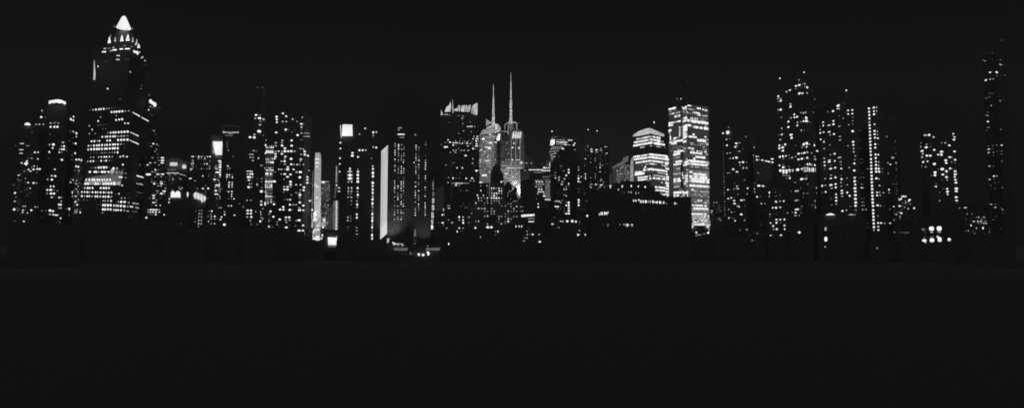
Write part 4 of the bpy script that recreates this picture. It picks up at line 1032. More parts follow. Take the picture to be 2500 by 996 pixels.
# ------------------------------------------------------------------ the two brightly banded towers
b = B("banded_tower", "brightly banded tower with a pointed lit roof edge, left of the taller blazing tower", "dark", "tower")
b.tier([(1546, 1225), (1588, 1195), (1624, 1222)], 328, 377, 35, part="upper_wall")
b.tier([(1546, 1225), (1588, 1195), (1646, 1250)], 374, depth=35)
b.wscale = 0.97
b.panel("office_glow_sheet", "B8", [(302, 740), (488, 740), (488, 440), (302, 462)], "k")  # grey glow between the lit bands put into emissive sheets
b.panel("office_glow_sheet", "B8", [(492, 900), (742, 900), (742, 480), (492, 440)], "k")
b.lathe("mast", 1597, [(.7, 328), (.5, 300)], 1215, STEEL, 6); b.ball("beacon", 1597, 298.7, 2.0, 1214, LIT["b"])
for P in [[(292, 240), (302, 222), (350, 190), (400, 168), (470, 150), (490, 150), (490, 205), (430, 220), (360, 234)],
          [(492, 150), (510, 160), (560, 180), (640, 216), (644, 240), (600, 236), (545, 222), (492, 207)]]:
    b.poly("lit_roof_edge", "B8", P, "t", 1192, 2)
def bb(y, th, x0, x1, lv="b", fill=.96, xr=490):
    b.band("B8", x0, x1, xr, y, th * 1.15, lv, (5, 14), fill)
bb(247, 20, 330, 600, "m"); bb(243, 14, 335, 560); bb(277, 20, 308, 600); bb(312, 23, 300, 612); bb(345, 13, 360, 655, "m", .6)
b.wins_from("B8", "292: 577,34,30; 325: 580,34,28; 300: 620,24,12m; 333: 632,34,20; 205: 460,20,30m")
bb(440, 19, 300, 745); bb(470, 23, 305, 745); bb(510, 20, 325, 705); bb(543, 15, 325, 720, "m", .7)
bb(603, 22, 410, 650); bb(568, 8, 330, 640, "f", .6)
bb(640, 22, 318, 400, xr=360) ; bb(655, 26, 318, 425, xr=370); bb(628, 18, 325, 400, "m", xr=360)
bb(690, 16, 345, 492, xr=420); bb(715, 20, 350, 500, xr=430); bb(690, 12, 400, 490, "m", xr=430)
bb(645, 15, 565, 650, "m", .8, 600); bb(678, 15, 515, 650, "m", .9, 580); bb(708, 18, 515, 650, "b", .85, 580)
bb(805, 22, 530, 655, "b", .95, 590); bb(838, 20, 530, 655, "b", .95, 590); bb(870, 16, 555, 650, "m", .8, 600); bb(888, 18, 620, 710, "b", .9, 670)
b.wins_from("B8", """520: 665,24,20m; 545: 665,30,18; 575: 655,24,18m; 600: 678,50,20; 630: 665,20,22; 660: 668,22,18; 662: 710,34,12m; 690: 680,40,20; 715: 680,60,18;
738: 670,40,14m; 760: 680,54,20; 790: 678,30,28; 822: 682,56,18; 855: 682,56,22; 885: 675,60,20; 905: 660,40,14m; 580: 430,22,24; 740: 460,34,16;
750: 615,24,14m; 480: 665,26,26; 550: 710,30,10m; 590: 610,20,8d; 700: 640,16,10; 630: 500,60,6d; 765: 640,14,10d""")

b = B("blazing_tower", "tallest bright banded tower, nearly every floor ablaze, with two glaring lamps at its foot", "steel", "skyscraper")
b.tier([(1632, 1172), (1664, 1150), (1667, 1172), (1680, 1150), (1733, 1190)], 262, depth=40)
b.tier([(1672, 1170), (1690, 1165)], 256, 262, 14, part="roof_house_wall")
b.wscale = 0.97
b.panel("office_glow_sheet", "B8", [(906, 1150), (1140, 1150), (1132, 30), (1130, -85), (912, -110)], "k")  # faint glow between bright floors put into the facade's emission
b.panel("lower_glow_sheet", "B8", [(906, 1150), (1140, 1150), (1138, 615), (906, 600)], "h", .14)
b.panel("office_glow_sheet", "B8", [(694, 900), (826, 900), (826, -60), (694, -40)], "k")
b.panel("office_glow_sheet", "B8", [(845, 900), (903, 900), (903, -80), (845, -70)], "j")
b.beacon(1653.6, 242, 262, 1165, "m", 1.0); b.beacon(1662.5, 241.5, 262, 1165, "b", 1.3); b.beacon(1677.5, 199.5, 256, 1165, "f", 1.3)
def rb(y, th, x0, x1, lv="b", fill=.95, xr=None, t="B8"):
    b.band(t, x0, x1, xr or (x0 + x1) / 2, y, th * 1.2, lv, (5, 16), min(1, fill + .04))
def E(y): return y - 452.9          # rows measured in crop E3 carried to crop B8
for y, th, x0, x1, lv, fl in [(355, 15, 900, 940, "b", 1), (386, 20, 1000, 1045, "b", 1), (398, 14, 1060, 1080, "b", 1), (408, 22, 1088, 1122, "b", 1),
                              (398, 14, 905, 990, "m", 1), (436, 20, 955, 1035, "b", 1), (452, 14, 900, 1120, "d", .9), (466, 12, 1000, 1120, "m", .8),
                              (490, 12, 930, 1120, "d", .9), (500, 16, 930, 1010, "b", .8), (520, 12, 1030, 1120, "m", .8), (535, 27, 900, 1128, "b", 1),
                              (555, 10, 960, 1128, "m", .8), (600, 28, 955, 1130, "b", 1), (574, 24, 905, 945, "b", 1), (585, 10, 1085, 1130, "m", 1),
                              (655, 8, 950, 1120, "f", .8), (700, 20, 910, 1000, "b", .95), (727, 10, 1005, 1130, "m", .9), (742, 26, 1003, 1100, "b", 1),
                              (775, 8, 920, 1130, "m", .85), (792, 10, 930, 1110, "d", .9), (770, 20, 1085, 1128, "m", .9), (826, 12, 905, 970, "b", .9),
                              (838, 10, 1000, 1110, "m", .6), (858, 13, 930, 1110, "m", .9), (878, 18, 925, 1060, "b", .95), (900, 10, 920, 1100, "d", .9),
                              (912, 10, 905, 960, "m", .8), (925, 22, 985, 1095, "b", 1), (940, 20, 960, 985, "b", 1), (895, 14, 1095, 1130, "m", .8)]:
    rb(E(y), th, x0, x1, lv, fl, 1000 if x0 > 940 else None) if False else rb(E(y), th, x0, x1, lv, fl)
for y, th, x0, x1, lv, fl in [(388, 20, 690, 770, "b", 1), (415, 12, 690, 800, "d", .9), (440, 14, 690, 820, "m", .9), (470, 24, 755, 820, "b", 1),
                              (440, 10, 830, 900, "m", .8), (380, 18, 835, 890, "b", .9), (405, 12, 835, 890, "m", .9), (425, 8, 830, 890, "m", .6),
                              (492, 20, 855, 895, "b", 1), (538, 20, 690, 825, "b", .98), (522, 18, 845, 900, "b", .9), (572, 18, 690, 740, "b", 1),
                              (582, 22, 840, 900, "b", 1), (606, 20, 843, 898, "b", 1), (630, 20, 843, 898, "b", 1), (655, 20, 843, 898, "b", 1),
                              (680, 22, 843, 898, "b", 1), (706, 20, 843, 898, "b", 1), (628, 26, 690, 722, "b", 1), (745, 22, 700, 890, "b", .98),
                              (775, 18, 715, 780, "b", .8), (815, 12, 700, 830, "d", .9), (845, 12, 700, 830, "d", .9), (860, 20, 750, 850, "b", .9),
                              (830, 10, 840, 890, "m", .8), (858, 12, 845, 880, "m", 1), (890, 22, 742, 820, "b", .9)]:
    rb(E(y), th, x0, x1, lv, fl)
for i, x in enumerate((812, 822)):
    for y in range(590, 700, 16):
        b.wins_from("B8", "%d: %d,10,11%s" % (E(y), x, "mdbm"[(y + i) % 4]))
b.wins_from("B8", "200: 700,16,20m; 225: 708,12,24m; 250: 712,14,26; 275: 712,14,24; 262: 760,30,22; 255: 790,26,16m; 240: 812,14,20m; 278: 745,20,12m; 185: 700,20,14; 222: 965,22,22; 248: 1097,24,16; 360: 1077,26,14m")
b.grid("B8", 696, 828, 335, 395, 14, 6, [("f", .5), ("d", .25)], 8, 7, 55)
b.grid("B8", 925, 1125, 145, 215, 18, 6, [("f", .5)], 8, 7, 56)
b.panel("glass_column_glow", "B8", [(745, 790), (822, 785), (822, 430), (742, 435)], "h")
for y, th, x0, x1, lv, fl in [(438, 22, 742, 825, "b", .9), (475, 10, 745, 820, "m", .7), (520, 20, 745, 838, "b", .9), (548, 18, 745, 838, "b", .85), (600, 16, 750, 820, "m", .7),
                              (655, 16, 745, 825, "m", .9), (712, 22, 745, 828, "b", .95), (735, 20, 745, 828, "b", .9), (760, 14, 750, 822, "d", .9),
                              (797, 16, 748, 825, "m", .9), (858, 26, 745, 908, "b", 1), (890, 24, 745, 905, "b", .9), (910, 14, 780, 870, "m", .7),
                              (527, 22, 855, 905, "b", .9), (555, 20, 850, 905, "b", .95), (615, 14, 858, 908, "m", .8), (655, 18, 835, 905, "m", .8),
                              (682, 18, 835, 905, "b", .8), (712, 18, 830, 905, "b", .8), (738, 18, 850, 905, "b", .8), (765, 16, 835, 905, "m", .6),
                              (790, 16, 885, 905, "m", 1), (495, 16, 880, 900, "b", 1), (825, 16, 760, 900, "d", .5)]:
    rb(y, th, x0, x1, lv, fl)
for y, th, x0, x1, lv, fl in [(520, 25, 905, 1135, "b", 1), (552, 22, 905, 1120, "b", 1), (545, 20, 1090, 1138, "m", 1), (585, 12, 910, 1138, "d", .6), (605, 12, 930, 1130, "f", .8),
                              (635, 16, 910, 955, "b", .9), (640, 14, 960, 1115, "m", .9), (662, 22, 960, 1120, "b", .96), (690, 24, 918, 1120, "b", 1),
                              (715, 18, 930, 1142, "b", .9), (740, 24, 918, 1138, "b", .97), (765, 12, 930, 1138, "d", .9), (790, 22, 920, 1145, "b", 1),
                              (812, 12, 935, 1135, "d", .9), (830, 16, 940, 970, "b", .8), (830, 10, 980, 1135, "d", .8), (850, 12, 940, 1135, "m", .7),
                              (868, 10, 940, 1135, "d", .8), (886, 12, 940, 1135, "m", .7), (904, 10, 940, 1135, "d", .9), (922, 10, 940, 1135, "f", .9),
                              (945, 14, 945, 1135, "d", .9), (948, 20, 1010, 1055, "b", 1), (968, 12, 945, 1135, "d", .8), (975, 18, 1080, 1115, "b", .8)]:
    rb(y, th, x0, x1, lv, fl)
for y, th, x0, x1, lv, fl in [(467, 15, 641, 785, "b", .9), (495, 17, 660, 806, "b", .8), (510, 10, 645, 806, "m", .8), (523, 9, 645, 806, "d", .9), (545, 16, 645, 750, "b", .9),
                              (545, 14, 750, 810, "m", .9), (562, 13, 648, 810, "m", .95), (577, 13, 648, 812, "m", .95), (592, 13, 650, 815, "m", .95),
                              (607, 13, 650, 820, "m", .95), (621, 11, 650, 822, "m", .95), (634, 10, 650, 825, "m", .95), (646, 12, 655, 820, "b", 1)]:
    rb(y, th, x0, x1, lv, fl, t="E4")
b.ball("street_lamp", 1689.3, 552.3, 4.6, 1140, LIT["w"]); b.ball("street_lamp", 1727.8, 552.6, 3.8, 1140, LIT["w"])
b.bar("lit_mast", (1731, 553), (1731, 566), 1141, 1.4, LIT["m"])

b = B("waterfront_warehouse", "long dark stepped building before the bright towers with one row of closely set lit windows", "dark", "warehouse")
b.tier([(1515, 944), (1588, 942)], 443, depth=30)
for u0, u1, v, D in [(1588, 1599, 456, 943), (1599, 1612, 468, 943), (1612, 1628, 478, 943), (1628, 1688, 483, 944), (1484, 1515, 463, 946), (1444, 1484, 465, 948)]:
    b.tier([(u0, D), (u1, D)], v, depth=28)
b.lathe("water_tank", 1507, [(5, 464), (5, 452), (3.5, 447), (.4, 444)], 950, ROOF, 10)
b.wins_from("D4", """250: 422,20,50; 243: 577,24,40; 250: 701,22,36; 260: 819,26,36; 265: 900,6,30f; 230: 455,6,20f; 350: 422,10,24d 458,8,30d; 350: 532,16,34m 577,14,44m;
365: 658,14,50m 703,12,30m; 370: 783,10,40f; 497: 619,24,44 655,20,44; 485: 707,32,28; 510: 722,12,26m; 513: 745,20,60 782,20,54 830,38,60;
515: 873,16,54m 906,20,54m; 517: 955,32,58; 525: 990,20,34 1023,26,48; 527: 1074,36,58; 530: 1107,18,52m 1142,20,50; 547: 1190,14,20m; 537: 1257,18,14f;
545: 1335,22,46; 550: 1367,14,34m; 630: 783,10,20d; 735: 25,18,40; 720: 53,20,62 76,18,62; 718: 112,20,62 136,20,58 158,16,48; 700: 175,14,34; 700: 222,8,14f;
915: 84,8,50f; 925: 173,9,50m; 912: 385,16,16m; 910: 452,14,34m; 920: 485,14,56m 510,24,56 535,14,40m; 915: 590,28,32; 945: 590,8,26m; 305: 355,34,28m; 185: 366,16,14m;
965: 510,8,20d""")
b = B("signal_gantry", "small cluster of bright lamps on a low gantry at the foot of the blazing tower", "dark", "gantry")
b.tier([(1686, 955), (1745, 955)], 572, depth=10)
for x, y, r in [(690, 718, 2.3), (677, 783, 1.7), (800, 722, 2.6)]:
    u, v = 1520 + x / 3.831, 380 + y / 3.831
    b.lathe("post", u, [(.6, 590), (.5, v)], 957, STEEL, 6); b.ball("lamp", u, v, r, 956, LIT["b"])
b.wins_from("E4", "740: 700-735*4,10,8m; 745: 688,9,22m; 730: 763,8,14m; 800: 875,34,14d; 795: 860,14,16d; 885: 862,14,20f")

b = B("dim_distant_block", "dim distant block with a few faint lights just right of the blazing tower", "mid")
b.tier([(1733, 1165), (1766, 1165)], 476, depth=25)
b.wins_from("E4", "437: 855,10,10m 880,10,10m; 515: 835,24,14m; 532: 832,16,10m; 518: 913,16,10d; 605: 918,10,10m; 500: 880,8,10d; 530: 880,8,8d; 590: 880,10,8d; 590: 905,20,30h; 560: 845,16,20f; 470: 850,14,30f; 480: 905,20,60f; 600: 840,16,20f")

# ------------------------------------------------------------------ right side
b = B("dot_edged_tower", "dark tower edged with a dotted line of lights, a round lamp near its top", "brick")
b.tier([(1762, 1010), (1790, 1002), (1843, 1040)], 322, depth=28)
b.tier([(1764, 1015), (1800, 1006)], 312, 322, 20, part="roof_room_wall")
b.ball("rooftop_lamp", 1776.8, 323, 4.3, 999, LIT["w"])
b.wins_from("C1", """131: 178,18,12m; 185: 200,8,28d; 222: 94,26,34; 314: 149,28,28m; 306: 198,24,16d; 405: 155,32,26; 397: 200,12,8f; 376: 295,44,24; 364: 344,26,10m;
428: 278,28,28; 418: 303,28,18m; 497: 341,22,20m; 458: 310,14,12f; 527: 160,24,20m; 520: 203,26,14m; 517: 243,10,12f; 274: 438,22,10m; 605: 203,28,14m;
600: 250,22,18; 592: 297,46,30; 664: 347,30,18; 661: 396,38,32 452,22,18d; 708: 352,12,20m; 707: 395,24,10f; 748: 399,30,30m 452,22,26m; 768: 250,38,28;
778: 218,8,10d; 825: 168,30,9m; 822: 197,12,18m; 808: 306,42,18; 403: 398,14,12f; 878: 178,14,8f; 932: 418,14,14m; 925: 400,16,8f""")
b.wins_from("C1", "95>111: 276f 305f 335f 378f 420f 500d 540d 582d 624d 664d 706d 747d 790d 833d 876m 918m 958m", 11, 14, True)
b.wins_from("C2", "111>125: 25m 67d 109m 151d 192m 234m 284d 325m 366d 408m 450m 492d 530m 580f", 11, 14, True)
b.wins_from("C2", """47: 268,10,18d; 92: 308,40,18m; 128: 306,40,18m; 130: 325,20,20; 136: 259,22,14m; 146: 170,26,18 205,10,14d; 215: 315,34,16d; 280: 175,22,26;
268: 218,28,20; 310: 263,34,18; 355: 268,40,20; 305: 373,40,26; 298: 413,28,18m; 396: 318,42,16m; 402: 338,16,26; 340: 418,18,12f; 388: 427,12,14d;
445: 184,26,20m; 485: 224,18,20m; 483: 271,22,10d; 403: 220,10,14f; 573: 183,22,24; 570: 229,14,18d; 519: 370,40,28; 512: 428,20,14f; 615: 278,26,18;
607: 421,24,12m; 662: 193,24,9f; 755: 350,30,14d; 750: 442,7,32d 458,9,32m; 160: 403,20,10f; 172: 365,8,14f; 124: 467,30,26; 209: 459,16,14m""")

b = B("sloping_band_building", "dark building with one slanting line of lit windows, left of the tall apartment tower", "dark")
b.tier([(1840, 1020), (1893, 1060)], 388, depth=25).tier([(1838, 1025), (1846, 1026)], 356, 388, 12, part="stair_tower_wall")
b.wins_from("C1", """437: 566,16,34m; 557: 558,14,20m; 575: 604,22,32; 577: 636,20,20m; 625: 606,20,32 642,16,14m; 630: 690,40,16; 640: 725,14,16m; 645: 755,30,24;
653: 790,38,24; 663: 842,44,18; 613: 843,46,22; 685: 565,14,12f; 825: 628,18,22m; 860: 645,14,12f; 978: 578,22,12d""")
b.wins_from("C2", """84: 638,56,32; 89: 699,44,22; 97: 745,28,12d; 134: 571,16,22m; 180: 576,20,18m; 252: 610,24,28 659,10,18d; 355: 675,30,24m 729,9,24m;
312: 531,24,16m 563,8,12f; 447: 535,28,9d; 492: 549,8,14d; 540: 514,8,14f; 675: 679,8,20d; 630: 675,8,12f""")
b = B("low_waterfront_house", "low dark house with a few faint upright windows below the slanting lit line", "brick")
b.tier([(1822, 955), (1868, 955)], 564, depth=18)
b.wins_from("C2", "806: 613,9,28m; 803: 655,8,14d; 912: 538,20,16m 585,8,16d; 905: 460,7,24f")

b = B("square_windowed_block", "low dark block with neat square lit windows in front of the tall apartment tower", "brick")
b.tier([(1870, 965), (1922, 965)], 452, depth=25)
b.wins_from("C2", """190: 799,24,38; 245: 797,16,30m; 515: 808,26,24m; 557: 808,18,18d; 130: 893,18,12f; 182: 893,20,22d; 240: 886,12,16d 908,10,22d; 228: 958,24,18d;
270: 963,16,18f; 178: 963,12,10f 1012,12,8f; 326: 900,40,36; 320: 961,28,20m; 317: 1017,30,26; 418: 851,26,26 900,44,36; 412: 964,30,22; 495: 1074,16,24m;
505: 1020,24,12f; 600: 906,42,28; 597: 965,34,26; 595: 1027,28,34; 650: 818,26,22; 645: 906,38,34; 636: 975,18,9d; 694: 857,34,34; 688: 1027,32,30;
742: 861,18,30m 911,42,38 1031,20,34; 838: 819,28,24; 836: 864,12,16d; 835: 975,38,26; 882: 822,16,10f""")

b = B("tall_apartment_tower", "tallest apartment tower on the right half with twin beacons and one glowing mid-height storey", "brick", "high-rise")
b.tier([(1896, 1050), (1967, 1000), (1996, 1045)], 206, depth=30)
b.tier([(1935, 1028), (1966, 1008), (1980, 1030)], 196, 206, 15, part="roof_room_wall")
b.beacon(1963.3, 176.6, 206, 1012, "b", 1.7); b.beacon(1903.9, 191.8, 225, 1045, "b", 1.7); b.beacon(1950.7, 195.5, 207, 1020, "m", 1.6)
b.wins_from("C3", """264: 281,28,22; 253: 321,32,24; 243: 361,18,9d; 238: 393,20,24m; 275: 393,10,18m; 283: 421,20,30; 288: 335,10,8d; 283: 360,20,9f; 300: 281,26,14d;
318: 203,30,18; 338: 160,22,26m; 360: 325,36,32; 357: 363,26,26; 355: 421,16,22m; 313: 125,8,9f; 395: 53,24,22; 425: 56,30,16m 87,14,14m; 453: 86,30,32;
463: 54,26,18d; 385: 87,12,10f; 435: 518,9,26d; 320: 490,9,28f; 345: 462,8,16f; 385: 488,8,18f; 497: 209,30,24m; 530: 210,32,30; 570: 52,16,26m 68,10,6m;
567: 87,28,30; 605: 341,14,14m; 609: 374,28,26m; 603: 405,14,28m; 628: 259,22,26; 673: 216,30,14m; 665: 261,22,26; 658: 295,34,24; 671: 411,28,34;
678: 372,20,10d; 711: 411,30,34; 715: 378,24,24; 720: 346,14,16m 435,14,20m 183,28,26; 732: 301,20,26m 465,8,16d; 770: 297,30,20; 790: 182,32,26;
806: 98,18,24m; 832: 349,14,28m; 830: 384,18,10d; 888: 218,46,30; 927: 225,28,32; 884: 100,26,18; 888: 62,12,9d 77,8,8m; 950: 79,20,14; 955: 100,8,10f;
665: 92,24,20d; 600: 497,12,18d; 605: 515,8,22f; 535: 510,12,14f; 915: 535,10,16f; 990: 410,50,12""")
b.wins_from("C4", """82: 68,26,26; 75: 103,18,18d; 68: 142,28,28; 117: 68,32,22; 107: 112,34,28; 148: 113,34,24; 155: 75,14,12f; 225: 76,32,24; 218: 114,30,28; 214: 151,28,18;
205: 190,26,12d; 248: 120,22,10m; 235: 232,30,18m; 245: 195,10,20d; 222: 276,12,20m; 66: 383,36,32; 57: 419,26,28; 65: 447,16,22m; 98: 393,16,16d 418,14,28;
105: 360,9,28m; 75: 350,10,14d; 80: 514,16,34; 50: 512,8,14d; 152: 549,30,18; 186: 313,32,30; 182: 352,30,22m; 176: 387,36,26; 168: 426,22,22m; 178: 477,12,20m;
258: 312,32,24; 250: 354,36,28; 238: 424,20,24; 247: 395,14,16d; 245: 450,12,18f; 222: 518,10,24m; 258: 524,26,22m; 335: 70,20,26; 325: 118,24,20d; 328: 325,8,14d;
360: 118,36,26; 352: 192,20,20d; 355: 150,12,12d; 402: 82,40,36 121,34,34 160,34,34; 395: 198,30,26 239,30,24m; 428: 120,32,26 160,30,26; 418: 200,28,22m;
410: 238,24,12m; 465: 123,28,9m 162,26,9m 195,14,10m; 497: 201,26,26; 500: 160,14,24d; 390: 301,48,38; 380: 356,22,26; 320: 429,20,28 456,20,28; 330: 480,10,24m;
333: 519,20,30; 322: 398,20,18d; 370: 385-430*3,18,36m; 405: 382-428*4,14,34m; 390: 430,12,60; 392: 453,12,68 476,10,68m 498,10,72 522,10,68m 488,8,66m; 390: 545,8,36f;
470: 418,8,22d; 510: 352,42,32; 508: 385,20,18m; 505: 413,26,24m; 554: 269,18,14m; 573: 430,28,12d; 625: 340,10,18d; 662: 289,60,26m; 663: 220,12,18d;
690: 425,36,16d; 692: 378,12,14m; 735: 372,10,16d; 622: 540,14,24m; 693: 543,9,28d; 782: 290,60,16m; 897: 292,64,22; 938: 278,26,22 236,28,16d; 975: 274,32,16m 323,12,20m;
940: 348,16,12d; 898: 345,10,16d; 940: 171,14,18m; 858: 355,28,12d; 833: 447,22,12f; 840: 487,7,28d; 790: 522,8,24m; 840: 524,8,24d; 870: 527,9,30m; 915: 505,16,18f""")

b = B("low_lamp_building", "low dark building with one bright blob of light below the tall apartment tower", "dark")
b.tier([(1926, 958), (1985, 958)], 549, depth=20)
b.wins_from("C2", "792: 1253,50,44; 725: 1250,28,8f")

b = B("columned_apartment_tower", "dark tower with a bright right-hand column of windows above two thin lit arcs", "brick", "high-rise")
b.tier([(2000, 1030), (2045, 1005), (2094, 1010)], 250, depth=30)
b.beacon(2066.2, 220.7, 251, 1010, "b", 1.9)
b.poly("lit_roof_lamp", "C3", [(797, 520), (815, 532), (832, 522), (838, 505), (822, 500), (808, 508)], "b", 1003, 2)
b.wins_from("C3", """593: 690,24,22d; 586: 755,32,26; 555: 808,22,12 832,20,12; 545: 880,12,16f; 483: 894,12,9d; 577: 946,26,24; 572: 1000,30,20; 624: 947,18,22;
618: 1000,34,16; 664: 1007,18,10m; 710: 1006,22,10m; 754: 1003,30,10d; 647: 832,26,7d; 677: 883,16,18m; 729: 627,24,22; 770: 630,20,20; 712: 759,28,24;
753: 760,32,26; 767: 702,38,12; 725: 708,20,8f; 780: 836,30,10m; 738: 840,18,7f; 760: 954,16,18m; 843: 1004,42,34; 781: 587,12,16d; 824: 589,14,22m;
866: 591,22,22; 855: 634,22,16; 852: 706,38,18; 891: 716,26,10m; 879: 766,30,22; 911: 841,34,10m; 956: 842,32,12m; 947: 597,20,22; 978: 639,20,18 1010,38,26; 860: 890,16,8f""")
b.wins_from("C4", """73: 713,22,12m; 75: 1014,34,22; 120: 1017,30,22m; 163: 1017,32,22m; 213: 1038,32,14m; 262: 1030,14,16m; 310: 1026,32,22; 400: 1025,38,28; 492: 1030,36,18;
537: 1030,40,30; 579: 1037,34,28; 627: 1034,50,30; 669: 1038,42,28; 716: 1038,42,26; 762: 1039,42,32; 808: 1043,44,34; 851: 1041,38,30; 905: 1045,34,26d; 945: 1050,30,9f;
35: 1010,36,26; 35: 639,20,16; 121: 642,18,12m; 187: 775,30,22; 199: 722,26,10m; 148: 772,14,8f; 235: 838,50,18m; 245: 643,22,18m; 292: 645,26,22; 270: 708,38,14;
290: 706,42,20; 278: 778,26,16; 290: 850,22,14m; 336: 648,22,18; 335: 722,36,10d; 330: 856,22,14m; 364: 782,30,22; 376: 858,28,18; 377: 725,44,22 652,14,12d;
86: 944,14,16m; 305: 606,12,18f; 364: 960,18,20m; 461: 731,28,10m; 502: 727,36,14; 489: 786,30,22; 510: 861,32,24; 465: 853,20,8d; 504: 654,22,16m;
553: 857,20,14m; 600: 858,20,10m; 498: 934,20,16m; 583: 935,18,18m; 574: 789,28,22; 617: 790,30,24; 586: 728,46,28; 628: 735,38,12m; 597: 616,24,30;
590: 657,20,16m; 674: 660,26,22; 682: 616,14,22d; 657: 865,38,18; 690: 867,36,22; 704: 793,26,22; 745: 795,28,26; 787: 796,30,26; 829: 797,20,12m;
729: 870,32,18m; 682: 935,26,28; 724: 966,26,26; 757: 733,26,14d; 840: 738,26,14d; 856: 974,18,18d; 917: 873,34,22; 908: 926,20,18m; 880: 672,14,10f; 820: 877,20,10f""")

b = B("arc_lit_pavilion", "low dark pavilion with two thin lit arcs above a stack of three bright windows", "dark", "pavilion")
b.tier([(1994, 962), (2112, 962)], 526, depth=25)
b.poly("lit_arc", "C4", [(660, 968), (690, 972), (780, 968), (750, 952), (720, 945), (700, 950), (680, 954)], "w", 958, 2)
b.poly("lit_arc", "C4", [(948, 968), (1045, 968), (1020, 960), (990, 954), (965, 960)], "q", 958, 2)
b.wins_from("E6", "685: 1056,24,44m; 780: 1058,34,54; 852: 1051,14,16m")

b = B("thin_dim_tower", "thin dim tower of faint window pairs between two bright window columns", "brick")
b.tier([(2095, 1060), (2121, 1058)], 318, depth=25)
b.wins_from("C5", """437: 98,12,9d; 578: 105,16,10d; 628: 105,14,9f; 675: 110,16,10d; 827: 115,14,10d 142,12,10d; 876: 118,16,10d 144,10,10d; 970: 120,12,10f; 940: 180,6,14f;
615: 186,10,18f; 955: 213,18,12m""")
b.wins_from("C6", """110: 105,14,12d 133,20,10d; 150: 132,10,10f; 188: 111,16,12m 134,8,9d; 231: 112,20,18 134,14,12m; 270: 114,14,10f; 310: 115,10,9f 138,8,9f;
352: 114,10,9d 139,12,10d; 396: 121,16,16m 140,10,12d; 436: 119,16,14m 142,10,10m; 482: 123,16,24m 142,9,18d 165,10,22m; 570: 125,14,14m 147,10,10d;
608: 124,18,12m 149,10,9d; 640: 178,14,9d; 685: 152,12,9d 180,10,10d; 725: 130,14,10f; 772: 127,14,10m; 25: 105,10,8f; 62: 125,12,9d""")

b = B("beaded_apartment_tower", "dark tower marked by an unbroken vertical string of bright round windows from top to bottom", "brick", "high-rise")
b.tier([(2118, 1010), (2150, 1000), (2192, 1035)], 256, depth=28)
b.wins_from("C5", "231>263: 141 186 230 275 365 409 455 499 543 588 633 679 723 768 822 866 912 956; 233: 323m", 32, 30, True)
b.wins_from("C5", "296>299: 129 218; 297: 177,26,24; 304: 354,26,20 398,16,12f; 306>316: 443 488 534 622 668; 313: 580,16,14d; 320>327: 760 809 901 945; 324: 856,24,22; 328: 988", 33, 28, True)
b.wins_from("C5", """124: 334,14,30m; 174: 334,14,24m; 225: 336,12,18f; 270: 338,12,14f; 451: 344,22,18m; 495: 349,16,16m; 541: 352,28,22; 620: 351,18,10d; 764: 357,26,24;
862: 362,22,18m; 908: 361,22,20m; 954: 365,26,24; 988: 370,26,20; 260: 390,20,9f; 953: 412,16,12m; 519: 468,18,14m; 803: 548,44,26m; 873: 484,20,16m;
895: 516,20,16; 580: 583,12,16d; 750: 590,12,16d; 875: 593,18,28m; 930: 598,12,18f; 290: 518,12,9f; 660: 580,16,14f; 690: 575,12,12f; 783: 482,14,8f;
965: 488,14,10f; 965: 600,20,10d; 290: 572,10,12f""")
b.wins_from("C6", "224>255: 12 51 91 129 168 209 246 285 324 363 402 441 488 526 565 603 643 684; 255: 720,18,22m", 31, 29, True)
b.wins_from("C6", """10: 279,30,22 311,26,24; 45: 282,28,22 315,28,24; 12: 352,16,10d; 50: 353,14,9d; 122: 284,30,24; 128: 316,16,14m; 205: 320,20,14 360,14,8f;
284: 291,24,20; 282: 320,20,18m; 288: 364,18,12m; 318: 292,24,20 328,18,12m; 433: 297,30,24; 438: 330,18,12m; 440: 370,16,12f; 555: 303,20,9m;
637: 304,28,18 337,26,20; 642: 377,18,10m; 679: 306,26,16; 718: 307,26,16; 252: 428,20,20; 288: 430,16,10m; 640: 443,20,14 422,12,8d; 62: 420,16,10m;
480: 438,12,22d; 188: 473,14,10d 511,12,10d; 230: 510,10,10d; 263: 495,8,12f 524,10,12d; 300: 513,14,10d; 10: 510,12,18f; 85: 512,14,14f; 120: 508,10,12f;
155: 508,8,10f; 672: 533,22,8d; 707: 536,22,10d; 632: 527,12,8d""")

b = B("lattice_lit_block", "low block with an irregular cluster of small bright lights right of the beaded tower", "dark")
b.tier([(2180, 1000), (2242, 1000)], 476, depth=25)
b.wins_from("C6", """330: 580-625*5,12,20; 357: 543,20,22m 570,22,22; 370: 555,30,12; 370: 668,34,22; 385: 655,24,16 618,16,10m; 405: 590,12,10m 622,24,12m; 417: 672,30,10m;
442: 551,32,24; 440: 577,14,10m; 455: 608,18,12m; 472: 651,20,24m; 466: 720,26,24; 482: 575,14,22d; 510: 549,18,14m; 524: 572,34,20; 535: 520,12,22m;
540: 511,18,20m; 560: 555,22,12m; 578: 557,20,10d; 597: 553,14,9d; 440: 630,26,8f; 560: 640,14,10f; 410: 520,10,9f; 490: 490,20,18f; 746: 560-655*7,14,11d;
746: 650,20,12d; 762: 615,10,10d; 507: 637,10,18f; 447: 484,20,16; 602: 489,16,12m; 523: 488,12,10d; 743: 491,18,12m""")
b = B("quay_shed", "low dark quay shed with a single faint upright light, below the beaded tower", "dark", "shed")
b.tier([(2118, 948), (2200, 948)], 590, depth=18)
b.wins_from("C6", "928: 292,13,28m; 925: 485,14,9f")

